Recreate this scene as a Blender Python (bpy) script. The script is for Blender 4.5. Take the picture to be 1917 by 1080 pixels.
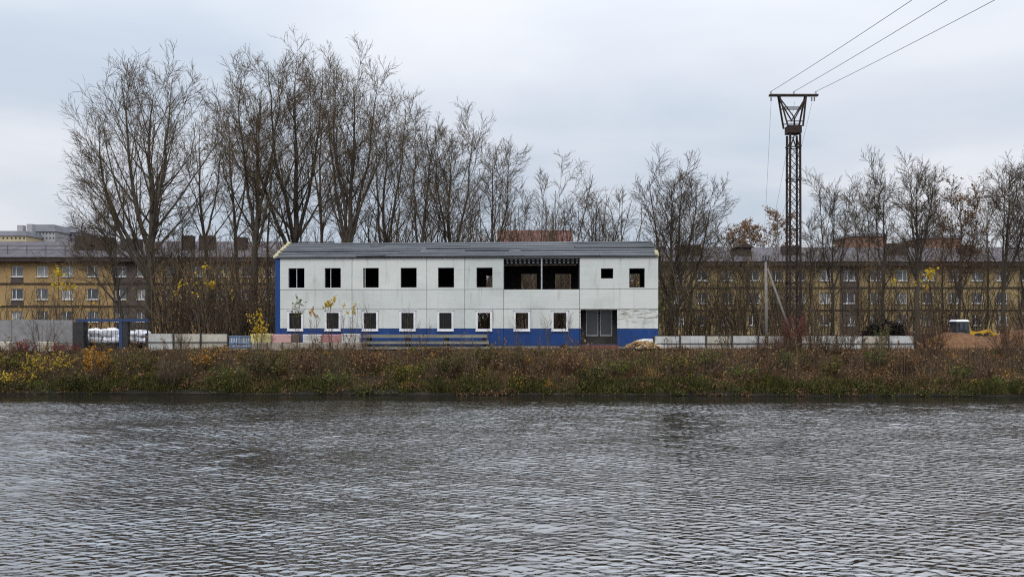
import bpy, math, random
import numpy as np
from mathutils import Vector, Matrix

for o in list(bpy.data.objects):
    bpy.data.objects.remove(o, do_unlink=True)
sc = bpy.context.scene
COL = sc.collection
R = math.radians

# ------------------------------------------------------------------ camera, sky, sun, exposure
F, H0, CX, HY = 1570.0, 3.9, 958.5, 600.0        # focal length in photo pixels, eye height over the water
cam_d = bpy.data.cameras.new('camera')
cam = bpy.data.objects.new('camera', cam_d); COL.objects.link(cam)
cam.location = (0, 0, H0); cam.rotation_euler = (R(90), 0, 0)
cam_d.sensor_width = 36; cam_d.lens = 36 * F / 1917
cam_d.shift_y = 60 / 1917
cam_d.clip_start = 0.1; cam_d.clip_end = 6000
sc.camera = cam

SUN_EL, SUN_AZ = R(48), R(205)                    # azimuth clockwise from +Y: behind the viewer, a little left
w = bpy.data.worlds.new('World'); sc.world = w; w.use_nodes = True
nt = w.node_tree; N = nt.nodes; L = nt.links; N.clear()
out = N.new('ShaderNodeOutputWorld')
sky = N.new('ShaderNodeTexSky'); sky.sky_type = 'NISHITA'; sky.sun_disc = False
sky.sun_elevation = SUN_EL; sky.sun_rotation = SUN_AZ; sky.air_density = 1.0; sky.dust_density = 3.0
bg1 = N.new('ShaderNodeBackground'); bg1.inputs[1].default_value = 0.07
L.new(sky.outputs[0], bg1.inputs[0])
tc = N.new('ShaderNodeTexCoord')
# cloud deck: direction projected on a flat layer overhead so that the bands crowd towards the horizon
sep = N.new('ShaderNodeSeparateXYZ'); L.new(tc.outputs['Generated'], sep.inputs[0])
mz = N.new('ShaderNodeMath'); mz.operation = 'MAXIMUM'; mz.inputs[1].default_value = 0.0; L.new(sep.outputs[2], mz.inputs[0])
az = N.new('ShaderNodeMath'); az.operation = 'ADD'; az.inputs[1].default_value = 0.16; L.new(mz.outputs[0], az.inputs[0])
dx = N.new('ShaderNodeMath'); dx.operation = 'DIVIDE'; L.new(sep.outputs[0], dx.inputs[0]); L.new(az.outputs[0], dx.inputs[1])
dy = N.new('ShaderNodeMath'); dy.operation = 'DIVIDE'; L.new(sep.outputs[1], dy.inputs[0]); L.new(az.outputs[0], dy.inputs[1])
cmb = N.new('ShaderNodeCombineXYZ'); L.new(dx.outputs[0], cmb.inputs[0]); L.new(dy.outputs[0], cmb.inputs[1])
mp = N.new('ShaderNodeMapping'); mp.inputs['Scale'].default_value = (0.5, 0.62, 1); mp.inputs['Location'].default_value = (3.1, 1.35, 0)
mp.inputs['Rotation'].default_value = (0, 0, 0.18)
L.new(cmb.outputs[0], mp.inputs[0])
nz = N.new('ShaderNodeTexNoise'); nz.inputs['Scale'].default_value = 1.0; nz.inputs['Detail'].default_value = 6.0; nz.inputs['Roughness'].default_value = 0.5
nz.inputs['Distortion'].default_value = 0.25
L.new(mp.outputs[0], nz.inputs['Vector'])
rmp = N.new('ShaderNodeValToRGB'); rmp.color_ramp.interpolation = 'EASE'
rmp.color_ramp.elements[0].position = 0.34; rmp.color_ramp.elements[0].color = (0.465, 0.53, 0.62, 1)
rmp.color_ramp.elements[1].position = 0.66; rmp.color_ramp.elements[1].color = (0.70, 0.715, 0.755, 1)
L.new(nz.outputs['Fac'], rmp.inputs[0])
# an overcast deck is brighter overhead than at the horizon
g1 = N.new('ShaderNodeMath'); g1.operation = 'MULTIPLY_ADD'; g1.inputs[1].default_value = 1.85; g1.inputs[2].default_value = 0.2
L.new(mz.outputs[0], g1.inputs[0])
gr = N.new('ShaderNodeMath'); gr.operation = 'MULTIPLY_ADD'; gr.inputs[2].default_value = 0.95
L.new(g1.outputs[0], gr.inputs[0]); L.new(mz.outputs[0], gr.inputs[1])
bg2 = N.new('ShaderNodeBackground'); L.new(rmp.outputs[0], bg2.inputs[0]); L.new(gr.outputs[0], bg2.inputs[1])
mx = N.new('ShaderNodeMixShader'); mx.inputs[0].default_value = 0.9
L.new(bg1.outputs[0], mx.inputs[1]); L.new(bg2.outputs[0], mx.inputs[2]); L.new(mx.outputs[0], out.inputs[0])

sd = bpy.data.lights.new('sun', 'SUN'); sd.energy = 1.0; sd.angle = R(35); sd.color = (1.0, 0.97, 0.93)
sun = bpy.data.objects.new('sun', sd); COL.objects.link(sun)
sdir = Vector((math.sin(SUN_AZ) * math.cos(SUN_EL), math.cos(SUN_AZ) * math.cos(SUN_EL), math.sin(SUN_EL)))
sun.rotation_euler = sdir.to_track_quat('Z', 'Y').to_euler()

sc.view_settings.view_transform = 'Standard'; sc.view_settings.look = 'None'
sc.view_settings.gamma = 1; sc.view_settings.exposure = 0.28; sc.view_settings.use_curve_mapping = False
sc.render.engine = 'CYCLES'
sc.cycles.use_denoising = False; sc.cycles.filter_width = 1.15
sc.cycles.max_bounces = 6; sc.cycles.diffuse_bounces = 3; sc.cycles.glossy_bounces = 3; sc.cycles.transmission_bounces = 4
sc.cycles.caustics_reflective = False; sc.cycles.caustics_refractive = False

# ------------------------------------------------------------------ helpers
def at(px, py, Y):
    return Vector(((px - CX) * Y / F, Y, H0 - (py - HY) * Y / F))
def bank_y(x):
    return 44.1 - 0.03 * x
YARD = 2.1
def gz(x, y):
    s = y - (44.1 - 0.03 * x)
    xs = [-4, -0.2, 0.0, 0.8, 2.2, 4.2, 5.6, 7.5, 5000]
    zs = [-1.2, -0.6, 0.05, 0.36, 0.85, 1.62, 1.95, YARD, YARD]
    return float(np.interp(s, xs, zs))
def gz_np(x, y):
    s = y - (44.1 - 0.03 * x)
    xs = [-4, -0.2, 0.0, 0.8, 2.2, 4.2, 5.6, 7.5, 5000]
    zs = [-1.2, -0.6, 0.05, 0.36, 0.85, 1.62, 1.95, YARD, YARD]
    z = np.interp(s, xs, zs)
    amp = np.clip((s - 0.6) / 1.5, 0, 1) * np.clip((9 - s) / 3, 0.25, 1)
    z = z + amp * (0.09 * np.sin(x * 0.9 + 1.3 * np.sin(y * .6)) + 0.06 * np.sin(x * 2.3 + y * 1.7) + 0.05 * np.sin(x * .37 + 2))
    return z

def tag(o, label=None, cat=None, group=None, kind=None):
    if label: o['label'] = label
    if cat: o['category'] = cat
    if group: o['group'] = group
    if kind: o['kind'] = kind
    return o
def link(name, me, mat, parent=None):
    o = bpy.data.objects.new(name, me); COL.objects.link(o)
    if parent: o.parent = parent
    if mat and len(me.materials) == 0: me.materials.append(mat)
    return o
def empty(name, loc, rz, label, cat, group=None):
    o = bpy.data.objects.new(name, None); COL.objects.link(o)
    o.location = loc; o.rotation_euler = (0, 0, rz); o.empty_display_size = 0.3
    return tag(o, label, cat, group)
def copy_tree(o, parent=None):
    c = o.copy(); COL.objects.link(c)
    if parent: c.parent = parent
    for ch in list(o.children): copy_tree(ch, c)
    return c

class MB:
    def __init__(s): s.v = []; s.f = []
    def add(s, vs, fs):
        b = len(s.v); s.v += [tuple(p) for p in vs]; s.f += [tuple(b + i for i in f) for f in fs]; return s
    def box(s, x0, x1, y0, y1, z0, z1):
        v = [(x, y, z) for x in (x0, x1) for y in (y0, y1) for z in (z0, z1)]
        return s.add(v, [(0, 1, 3, 2), (4, 6, 7, 5), (0, 4, 5, 1), (2, 3, 7, 6), (0, 2, 6, 4), (1, 5, 7, 3)])
    def bar(s, p, q, w, h=None, up=(0, 0, 1)):
        p, q = Vector(p), Vector(q); h = h or w
        t = (q - p).normalized(); u = t.cross(Vector(up))
        if u.length < 1e-3: u = t.cross(Vector((1, 0, 0)))
        u.normalize(); n = u.cross(t)
        v = [a + u * (i * w / 2) + n * (j * h / 2) for a in (p, q) for i in (-1, 1) for j in (-1, 1)]
        return s.add(v, [(0, 1, 3, 2), (4, 6, 7, 5), (0, 4, 5, 1), (2, 3, 7, 6), (0, 2, 6, 4), (1, 5, 7, 3)])
    def cyl(s, p, q, r0, r1=None, n=10, caps=True):
        p, q = Vector(p), Vector(q); r1 = r0 if r1 is None else r1
        t = (q - p).normalized(); u = t.cross(Vector((0, 0, 1)))
        if u.length < 1e-3: u = Vector((1, 0, 0))
        u.normalize(); m = t.cross(u)
        v = []
        for a, r in ((p, r0), (q, r1)):
            for k in range(n):
                an = 2 * math.pi * k / n; v.append(a + (u * math.cos(an) + m * math.sin(an)) * r)
        fs = [(k, (k + 1) % n, n + (k + 1) % n, n + k) for k in range(n)]
        if caps: fs += [tuple(range(n))[::-1], tuple(range(n, 2 * n))]
        return s.add(v, fs)
    def perf(s, x0, x1, z0, z1, holes, y0, y1):
        """a slab in the xz plane, y0 front, y1 back, with rectangular holes (hx0,hx1,hz0,hz1)"""
        xs = sorted({x0, x1} | {min(max(h[i], x0), x1) for h in holes for i in (0, 1)})
        zs = sorted({z0, z1} | {min(max(h[i], z0), z1) for h in holes for i in (2, 3)})
        def solid(i, j):
            if i < 0 or j < 0 or i >= len(xs) - 1 or j >= len(zs) - 1: return False
            cx, cz = (xs[i] + xs[i + 1]) / 2, (zs[j] + zs[j + 1]) / 2
            return not any(h[0] < cx < h[1] and h[2] < cz < h[3] for h in holes)
        idx = {}
        def vid(i, j, k):
            if (i, j, k) not in idx:
                idx[(i, j, k)] = len(s.v); s.v.append((xs[i], (y0, y1)[k], zs[j]))
            return idx[(i, j, k)]
        for i in range(len(xs) - 1):
            for j in range(len(zs) - 1):
                if not solid(i, j): continue
                s.f.append((vid(i, j, 0), vid(i + 1, j, 0), vid(i + 1, j + 1, 0), vid(i, j + 1, 0)))
                s.f.append((vid(i, j, 1), vid(i, j + 1, 1), vid(i + 1, j + 1, 1), vid(i + 1, j, 1)))
                if not solid(i - 1, j): s.f.append((vid(i, j, 0), vid(i, j + 1, 0), vid(i, j + 1, 1), vid(i, j, 1)))
                if not solid(i + 1, j): s.f.append((vid(i + 1, j, 0), vid(i + 1, j, 1), vid(i + 1, j + 1, 1), vid(i + 1, j + 1, 0)))
                if not solid(i, j - 1): s.f.append((vid(i, j, 0), vid(i, j, 1), vid(i + 1, j, 1), vid(i + 1, j, 0)))
                if not solid(i, j + 1): s.f.append((vid(i, j + 1, 0), vid(i + 1, j + 1, 0), vid(i + 1, j + 1, 1), vid(i, j + 1, 1)))
        return s
    def mesh(s, name, smooth=False):
        me = bpy.data.meshes.new(name); me.from_pydata(s.v, [], s.f); me.update()
        if smooth: me.polygons.foreach_set('use_smooth', [True] * len(me.polygons))
        return me
    def build(s, name, mat, parent=None, smooth=False):
        return link(name, s.mesh(name, smooth), mat, parent)

def np_mesh(name, V, quads=None, tris=None, smooth=False):
    me = bpy.data.meshes.new(name)
    V = np.ascontiguousarray(V, dtype=np.float32).reshape(-1, 3)
    nq = 0 if quads is None else len(quads); ntr = 0 if tris is None else len(tris)
    me.vertices.add(len(V)); me.vertices.foreach_set('co', V.ravel())
    li = []
    if nq: li.append(np.asarray(quads, dtype=np.int32).ravel())
    if ntr: li.append(np.asarray(tris, dtype=np.int32).ravel())
    li = np.concatenate(li)
    me.loops.add(len(li)); me.loops.foreach_set('vertex_index', li)
    me.polygons.add(nq + ntr)
    st = np.concatenate([np.arange(nq) * 4, nq * 4 + np.arange(ntr) * 3]).astype(np.int32)
    me.polygons.foreach_set('loop_start', st)
    if smooth: me.polygons.foreach_set('use_smooth', np.ones(nq + ntr, dtype=bool))
    me.update(calc_edges=True); me.validate()
    return me

# ------------------------------------------------------------------ materials
def nodes(name):
    m = bpy.data.materials.new(name); m.use_nodes = True
    t = m.node_tree; b = t.nodes['Principled BSDF']
    return m, t, b
def c4(c): return (c[0], c[1], c[2], 1)
def ramp(t, stops, interp='LINEAR'):
    r = t.nodes.new('ShaderNodeValToRGB'); r.color_ramp.interpolation = interp
    e = r.color_ramp.elements
    while len(e) < len(stops): e.new(0.5)
    for k, (p, c) in enumerate(stops): e[k].position = p; e[k].color = c4(c)
    return r
def noise(t, scale, detail=4, rough=0.55, stretch=(1, 1, 1), coord='Object', loc=(0, 0, 0)):
    tc = t.nodes.new('ShaderNodeTexCoord'); mp = t.nodes.new('ShaderNodeMapping')
    mp.inputs['Scale'].default_value = stretch; mp.inputs['Location'].default_value = loc
    t.links.new(tc.outputs[coord], mp.inputs[0])
    n = t.nodes.new('ShaderNodeTexNoise'); n.inputs['Scale'].default_value = scale
    n.inputs['Detail'].default_value = detail; n.inputs['Roughness'].default_value = rough
    t.links.new(mp.outputs[0], n.inputs['Vector'])
    return n
def pm(name, stops, scale=3, rough=0.8, bump=0.0, stretch=(1, 1, 1), detail=5, metallic=0.0, spec=0.3, bump_scale=None):
    m, t, b = nodes(name)
    n = noise(t, scale, detail, 0.6, stretch); r = ramp(t, stops)
    t.links.new(n.outputs['Fac'], r.inputs[0]); t.links.new(r.outputs[0], b.inputs['Base Color'])
    b.inputs['Roughness'].default_value = rough; b.inputs['Metallic'].default_value = metallic
    b.inputs['Specular IOR Level'].default_value = spec
    if bump:
        n2 = noise(t, bump_scale or scale * 4, 4, 0.6, stretch)
        bp = t.nodes.new('ShaderNodeBump'); bp.inputs['Strength'].default_value = bump; bp.inputs['Distance'].default_value = 0.03
        t.links.new(n2.outputs['Fac'], bp.inputs['Height']); t.links.new(bp.outputs[0], b.inputs['Normal'])
    return m
def island(name, stops, rough=0.75, patch=None, patch_scale=0.35, transl=0.0, spec=0.2):
    """colour drawn per leaf or blade, with optional larger patches of another colour family"""
    m, t, b = nodes(name)
    g = t.nodes.new('ShaderNodeNewGeometry'); r = ramp(t, stops)
    t.links.new(g.outputs['Random Per Island'], r.inputs[0]); src = r.outputs[0]
    if patch:
        r2 = ramp(t, patch); t.links.new(g.outputs['Random Per Island'], r2.inputs[0])
        n = noise(t, patch_scale, 3, 0.6); k = ramp(t, [(0.42, (0, 0, 0)), (0.58, (1, 1, 1))])
        t.links.new(n.outputs['Fac'], k.inputs[0])
        mix = t.nodes.new('ShaderNodeMix'); mix.data_type = 'RGBA'
        t.links.new(k.outputs[0], mix.inputs[0]); t.links.new(src, mix.inputs[6]); t.links.new(r2.outputs[0], mix.inputs[7]); src = mix.outputs[2]
    t.links.new(src, b.inputs['Base Color']); b.inputs['Roughness'].default_value = rough
    b.inputs['Specular IOR Level'].default_value = spec
    if transl:
        tr = t.nodes.new('ShaderNodeBsdfTranslucent'); t.links.new(src, tr.inputs[0])
        ms = t.nodes.new('ShaderNodeMixShader'); ms.inputs[0].default_value = transl
        t.links.new(b.outputs[0], ms.inputs[1]); t.links.new(tr.outputs[0], ms.inputs[2])
        t.links.new(ms.outputs[0], t.nodes['Material Output'].inputs[0])
    return m
M = {}
M['bark'] = pm('bark', [(0.3, (0.06, 0.049, 0.038)), (0.7, (0.15, 0.125, 0.098))], 2.2, 0.9, 0.6, (1, 1, 0.25))
M['bark_dark'] = pm('bark_dark', [(0.3, (0.036, 0.029, 0.023)), (0.7, (0.09, 0.073, 0.057))], 2.5, 0.9, 0.6, (1, 1, 0.25))
M['bark_pale'] = pm('bark_pale', [(0.3, (0.12, 0.105, 0.085)), (0.7, (0.24, 0.21, 0.17))], 2.5, 0.9, 0.4, (1, 1, 0.3))
M['twig'] = island('twig', [(0, (0.07, 0.051, 0.032)), (0.6, (0.14, 0.102, 0.064)), (1, (0.21, 0.155, 0.098))], 0.9)
M['twig_dark'] = island('twig_dark', [(0, (0.05, 0.038, 0.027)), (1, (0.14, 0.104, 0.07))], 0.9)
M['heap'] = island('heap', [(0, (0.012, 0.010, 0.009)), (1, (0.045, 0.034, 0.027))], 0.9)
M['twig_red'] = island('twig_red', [(0, (0.06, 0.032, 0.022)), (1, (0.15, 0.085, 0.055))], 0.9)
M['brush'] = island('brush', [(0, (0.04, 0.029, 0.02)), (0.6, (0.095, 0.07, 0.045)), (1, (0.18, 0.135, 0.088))], 0.9)
M['leaf_yellow'] = island('leaf_yellow', [(0, (0.45, 0.27, 0.02)), (0.6, (0.66, 0.43, 0.03)), (1, (0.42, 0.42, 0.05))], 0.6, transl=0.35)
M['leaf_orange'] = island('leaf_orange', [(0, (0.30, 0.11, 0.02)), (0.6, (0.50, 0.24, 0.03)), (1, (0.5, 0.33, 0.06))], 0.6, transl=0.3)
M['leaf_brown'] = island('leaf_brown', [(0, (0.15, 0.075, 0.03)), (1, (0.33, 0.19, 0.09))], 0.7, transl=0.25)
M['leaf_red'] = island('leaf_red', [(0, (0.16, 0.025, 0.025)), (1, (0.3, 0.07, 0.06))], 0.7, transl=0.25)
M['leaf_olive'] = island('leaf_olive', [(0, (0.028, 0.032, 0.007)), (0.55, (0.09, 0.088, 0.016)), (1, (0.3, 0.23, 0.035))], 0.7, transl=0.25)
M['leaf_green'] = island('leaf_green', [(0, (0.045, 0.065, 0.014)), (0.7, (0.11, 0.14, 0.03)), (1, (0.27, 0.26, 0.05))], 0.7, transl=0.25)
M['herb_brown'] = island('herb_brown', [(0, (0.026, 0.015, 0.009)), (0.55, (0.09, 0.05, 0.025)), (1, (0.23, 0.14, 0.065))], 0.8, transl=.15)
M['weed_dark'] = island('weed_dark', [(0, (0.018, 0.021, 0.006)), (0.6, (0.05, 0.052, 0.014)), (1, (0.14, 0.125, 0.03))], 0.8, transl=.15)
M['birch_leaf'] = island('birch_leaf', [(0, (0.25, 0.15, 0.08)), (1, (0.46, 0.31, 0.18))], 0.7, transl=0.4)
M['grass'] = island('grass', [(0, (0.035, 0.045, 0.012)), (0.5, (0.075, 0.085, 0.022)), (1, (0.16, 0.15, 0.045))], 0.8,
                    patch=[(0, (0.06, 0.036, 0.014)), (0.6, (0.12, 0.075, 0.03)), (1, (0.22, 0.15, 0.06))], transl=0.2)
M['dry_grass'] = island('dry_grass', [(0, (0.10, 0.065, 0.03)), (0.5, (0.2, 0.135, 0.06)), (1, (0.34, 0.25, 0.12))], 0.85,
                        patch=[(0, (0.075, 0.04, 0.022)), (1, (0.2, 0.11, 0.05))], transl=0.15)
M['litter'] = island('litter', [(0, (0.08, 0.035, 0.018)), (0.5, (0.17, 0.075, 0.032)), (0.85, (0.27, 0.14, 0.06)), (1, (0.42, 0.28, 0.13))], 0.8)
M['steel_rust'] = pm('steel_rust', [(0.35, (0.016, 0.012, 0.010)), (0.7, (0.05, 0.03, 0.023))], 6, 0.75, 0.2)
M['wire'] = pm('wire', [(0.3, (0.10, 0.10, 0.105)), (0.7, (0.16, 0.16, 0.165))], 3, 0.6)
M['ceramic'] = pm('ceramic', [(0.3, (0.35, 0.33, 0.30)), (0.7, (0.5, 0.48, 0.45))], 3, 0.35)
M['pole_concrete'] = pm('pole_concrete', [(0.3, (0.14, 0.125, 0.11)), (0.7, (0.23, 0.21, 0.185))], 4, 0.9, 0.3)
M['concrete'] = pm('concrete', [(0.3, (0.17, 0.165, 0.165)), (0.5, (0.24, 0.235, 0.235)), (0.75, (0.3, 0.295, 0.29))], 1.6, 0.9, 0.3)
M['wet_concrete'] = pm('wet_concrete', [(0.3, (0.008, 0.007, 0.005)), (0.55, (0.02, 0.018, 0.013)), (0.8, (0.055, 0.05, 0.04))], 1.1, 0.95, 0.6, stretch=(.5, 1, 3), spec=.1)
M['cream_block'] = pm('cream_block', [(0.3, (0.42, 0.38, 0.30)), (0.7, (0.62, 0.57, 0.47))], 3, 0.9, 0.3)

# white painted fence slab: paint, grime runs, bare spots
def painted(name, base, dirt, amount=0.5, scale=1.6, low=None):
    m, t, b = nodes(name)
    n = noise(t, scale, 6, 0.65, (1, 1, 0.35)); lo = 0.62 - 0.2 * amount
    r = ramp(t, [(lo - 0.12, base), (lo + 0.1, tuple(0.55 * a + 0.45 * c for a, c in zip(base, dirt))), (lo + 0.3, dirt)])
    t.links.new(n.outputs['Fac'], r.inputs[0])
    n2 = noise(t, 14, 3, 0.5); r2 = ramp(t, [(0.35, (0.86, 0.86, 0.86)), (0.65, (1, 1, 1))])
    t.links.new(n2.outputs['Fac'], r2.inputs[0])
    mix = t.nodes.new('ShaderNodeMix'); mix.data_type = 'RGBA'; mix.blend_type = 'MULTIPLY'; mix.inputs[0].default_value = 1
    t.links.new(r.outputs[0], mix.inputs[6]); t.links.new(r2.outputs[0], mix.inputs[7])
    t.links.new(mix.outputs[2], b.inputs['Base Color']); b.inputs['Roughness'].default_value = 0.75
    b.inputs['Specular IOR Level'].default_value = 0.3
    return m
M['fence_white'] = painted('fence_white', (0.62, 0.63, 0.62), (0.3, 0.28, 0.24), 0.5)
M['fence_cream'] = painted('fence_cream', (0.56, 0.53, 0.45), (0.28, 0.22, 0.16), 0.7)
M['paint_yellow'] = painted('paint_yellow', (0.72, 0.66, 0.33), (0.38, 0.32, 0.2), 0.5)
M['paint_pink'] = painted('paint_pink', (0.64, 0.38, 0.36), (0.42, 0.3, 0.26), 0.7)
M['paint_red'] = painted('paint_red', (0.47, 0.18, 0.18), (0.5, 0.38, 0.36), 0.9)
M['paint_white'] = painted('paint_white', (0.68, 0.66, 0.62), (0.35, 0.3, 0.25), 0.4)
M['paint_brown'] = painted('paint_brown', (0.11, 0.07, 0.055), (0.25, 0.2, 0.16), 0.5)
M['block_weathered'] = painted('block_weathered', (0.44, 0.40, 0.33), (0.15, 0.11, 0.08), 0.95, 3.0)
M['bar_blue'] = painted('bar_blue', (0.13, 0.24, 0.43), (0.24, 0.28, 0.34), 0.7)
M['gate_blue'] = painted('gate_blue', (0.026, 0.062, 0.17), (0.05, 0.06, 0.09), 0.5)
M['dark_metal'] = pm('dark_metal', [(0.3, (0.018, 0.018, 0.02)), (0.7, (0.045, 0.043, 0.043))], 4, 0.6)
M['plastic_white'] = pm('plastic_white', [(0.3, (0.72, 0.73, 0.78)), (0.7, (0.85, 0.85, 0.88))], 5, 0.45)

# modular building
def wall_paint(name, streak=0.5, peel=False):
    m, t, b = nodes(name)
    big = noise(t, 0.45, 4, 0.55); rb = ramp(t, [(0.3, (0.53, 0.56, 0.535)), (0.5, (0.62, 0.645, 0.62)), (0.75, (0.67, 0.69, 0.665))])
    t.links.new(big.outputs['Fac'], rb.inputs[0])
    st = noise(t, 3.2, 5, 0.6, (1, 1, 0.12)); rs = ramp(t, [(0.565 - 0.02 * streak, (1, 1, 1)), (0.66, (0.83, 0.825, 0.80)), (0.75, (0.40, 0.37, 0.32))])
    t.links.new(st.outputs['Fac'], rs.inputs[0])
    mix = t.nodes.new('ShaderNodeMix'); mix.data_type = 'RGBA'; mix.blend_type = 'MULTIPLY'; mix.inputs[0].default_value = 1
    t.links.new(rb.outputs[0], mix.inputs[6]); t.links.new(rs.outputs[0], mix.inputs[7]); src = mix.outputs[2]
    hz = noise(t, 1.5, 3, 0.5, (0.25, 1, 9)); rh = ramp(t, [(0.32, (0.90, 0.90, 0.89)), (0.44, (1, 1, 1))])
    t.links.new(hz.outputs['Fac'], rh.inputs[0])
    m3 = t.nodes.new('ShaderNodeMix'); m3.data_type = 'RGBA'; m3.blend_type = 'MULTIPLY'; m3.inputs[0].default_value = 1
    t.links.new(src, m3.inputs[6]); t.links.new(rh.outputs[0], m3.inputs[7]); src = m3.outputs[2]
    if peel:
        pe = noise(t, 2.6, 6, 0.7, (0.55, 1, 3.2)); rp = ramp(t, [(0.48, (1, 1, 1)), (0.55, (0.66, 0.64, 0.58)), (0.62, (0.17, 0.15, 0.12))])
        t.links.new(pe.outputs['Fac'], rp.inputs[0])
        # worn only in the band of paint beside the doorway
        tc2 = t.nodes.new('ShaderNodeTexCoord'); sp = t.nodes.new('ShaderNodeSeparateXYZ'); t.links.new(tc2.outputs['Object'], sp.inputs[0])
        mr = t.nodes.new('ShaderNodeMapRange'); mr.inputs[1].default_value = 1.35; mr.inputs[2].default_value = 2.1; t.links.new(sp.outputs[2], mr.inputs[0])
        m2 = t.nodes.new('ShaderNodeMix'); m2.data_type = 'RGBA'; m2.blend_type = 'MULTIPLY'
        t.links.new(mr.outputs[0], m2.inputs[0]); t.links.new(src, m2.inputs[6]); t.links.new(rp.outputs[0], m2.inputs[7]); src = m2.outputs[2]
    oi = t.nodes.new('ShaderNodeObjectInfo'); orr = ramp(t, [(0, (0.88, 0.885, 0.88)), (1, (1.03, 1.025, 1.01))]); t.links.new(oi.outputs['Random'], orr.inputs[0])
    m5 = t.nodes.new('ShaderNodeMix'); m5.data_type = 'RGBA'; m5.blend_type = 'MULTIPLY'; m5.inputs[0].default_value = 1
    t.links.new(src, m5.inputs[6]); t.links.new(orr.outputs[0], m5.inputs[7]); src = m5.outputs[2]
    t.links.new(src, b.inputs['Base Color']); b.inputs['Roughness'].default_value = 0.55
    b.inputs['Specular IOR Level'].default_value = 0.35
    return m
M['wall_white'] = wall_paint('wall_white')
M['wall_peel'] = wall_paint('wall_peel', peel=True)
M['wall_blue'] = pm('wall_blue', [(0.3, (0.008, 0.036, 0.14)), (0.6, (0.010, 0.052, 0.205)), (0.74, (0.055, 0.09, 0.19))], 1.8, 0.6, stretch=(1, 1, 0.35))
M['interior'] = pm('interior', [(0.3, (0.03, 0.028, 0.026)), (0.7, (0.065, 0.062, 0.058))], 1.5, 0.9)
M['frame_white'] = pm('frame_white', [(0.3, (0.66, 0.66, 0.68)), (0.7, (0.78, 0.78, 0.8))], 4, 0.45)
M['roof_zinc'] = pm('roof_zinc', [(0.25, (0.07, 0.075, 0.083)), (0.5, (0.12, 0.128, 0.14)), (0.8, (0.2, 0.21, 0.225))], 1.1, 0.5, stretch=(0.35, 3, 3), metallic=0.25)
M['foam'] = pm('foam', [(0.3, (0.52, 0.46, 0.27)), (0.7, (0.7, 0.66, 0.46))], 6, 0.9, 0.5)
M['zinc'] = pm('zinc', [(0.3, (0.3, 0.31, 0.32)), (0.7, (0.45, 0.46, 0.47))], 5, 0.45, metallic=0.3)
M['brick_step'] = pm('brick_step', [(0.3, (0.12, 0.05, 0.035)), (0.7, (0.22, 0.10, 0.075))], 5, 0.9, 0.3)
M['slab'] = pm('slab', [(0.3, (0.15, 0.145, 0.12)), (0.6, (0.24, 0.23, 0.19)), (0.8, (0.33, 0.3, 0.24))], 1.3, 0.85, 0.3, (0.3, 1, 4))
M['timber_dark'] = pm('timber_dark', [(0.3, (0.03, 0.025, 0.02)), (0.7, (0.07, 0.055, 0.04))], 5, 0.9)
M['firewood'] = island('firewood', [(0, (0.22, 0.13, 0.06)), (0.6, (0.42, 0.28, 0.14)), (1, (0.55, 0.45, 0.3))], 0.85)
M['sheet_white'] = pm('sheet_white', [(0.3, (0.48, 0.48, 0.46)), (0.7, (0.66, 0.66, 0.64))], 2.5, 0.6, 0.4)
def glass(name, col, rough=0.08):
    m, t, b = nodes(name)
    n = noise(t, 1.2, 3); r = ramp(t, [(0.3, tuple(c * 0.7 for c in col)), (0.7, col)])
    t.links.new(n.outputs['Fac'], r.inputs[0]); t.links.new(r.outputs[0], b.inputs['Base Color'])
    b.inputs['Roughness'].default_value = rough; b.inputs['Specular IOR Level'].default_value = 0.6
    return m
M['pane'] = glass('pane', (0.05, 0.06, 0.075))
M['pane_mid'] = glass('pane_mid', (0.13, 0.14, 0.15)); M['pane_pale'] = glass('pane_pale', (0.32, 0.32, 0.31), .2)
M['pane_dusty'] = glass('pane_dusty', (0.014, 0.014, 0.013), .3); M['pane_dusty'].node_tree.nodes['Principled BSDF'].inputs['Specular IOR Level'].default_value = .25
M['pane_door'] = glass('pane_door', (0.06, 0.064, 0.064), 0.3)
# apartment houses
def plaster(name, a, b_, rows):
    m, t, b = nodes(name)
    br = t.nodes.new('ShaderNodeTexBrick'); tc = t.nodes.new('ShaderNodeTexCoord'); mp = t.nodes.new('ShaderNodeMapping')
    mp.inputs['Rotation'].default_value = (R(90), 0, 0)
    t.links.new(tc.outputs['Object'], mp.inputs[0]); t.links.new(mp.outputs[0], br.inputs['Vector'])
    br.inputs['Scale'].default_value = rows; br.inputs['Color1'].default_value = c4(a); br.inputs['Color2'].default_value = c4(b_)
    br.inputs['Mortar'].default_value = c4(tuple(0.6 * x for x in a)); br.inputs['Mortar Size'].default_value = 0.012
    n = noise(t, 0.35, 5, 0.6); r = ramp(t, [(0.3, (0.72, 0.70, 0.68)), (0.6, (1, 1, 1))]); t.links.new(n.outputs['Fac'], r.inputs[0])
    mix = t.nodes.new('ShaderNodeMix'); mix.data_type = 'RGBA'; mix.blend_type = 'MULTIPLY'; mix.inputs[0].default_value = 1
    t.links.new(br.outputs['Color'], mix.inputs[6]); t.links.new(r.outputs[0], mix.inputs[7])
    t.links.new(mix.outputs[2], b.inputs['Base Color']); b.inputs['Roughness'].default_value = 0.9
    return m
M['house_yellow'] = plaster('house_yellow', (0.36, 0.235, 0.10), (0.42, 0.285, 0.13), 2.5)
M['house_ochre'] = plaster('house_ochre', (0.33, 0.24, 0.11), (0.39, 0.295, 0.145), 2.5)
M['house_brown'] = pm('house_brown', [(0.3, (0.065, 0.05, 0.045)), (0.7, (0.10, 0.08, 0.07))], 1.0, 0.9)
M['band'] = pm('band', [(0.3, (0.03, 0.022, 0.019)), (0.7, (0.06, 0.04, 0.034))], 1.0, 0.8)
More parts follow.
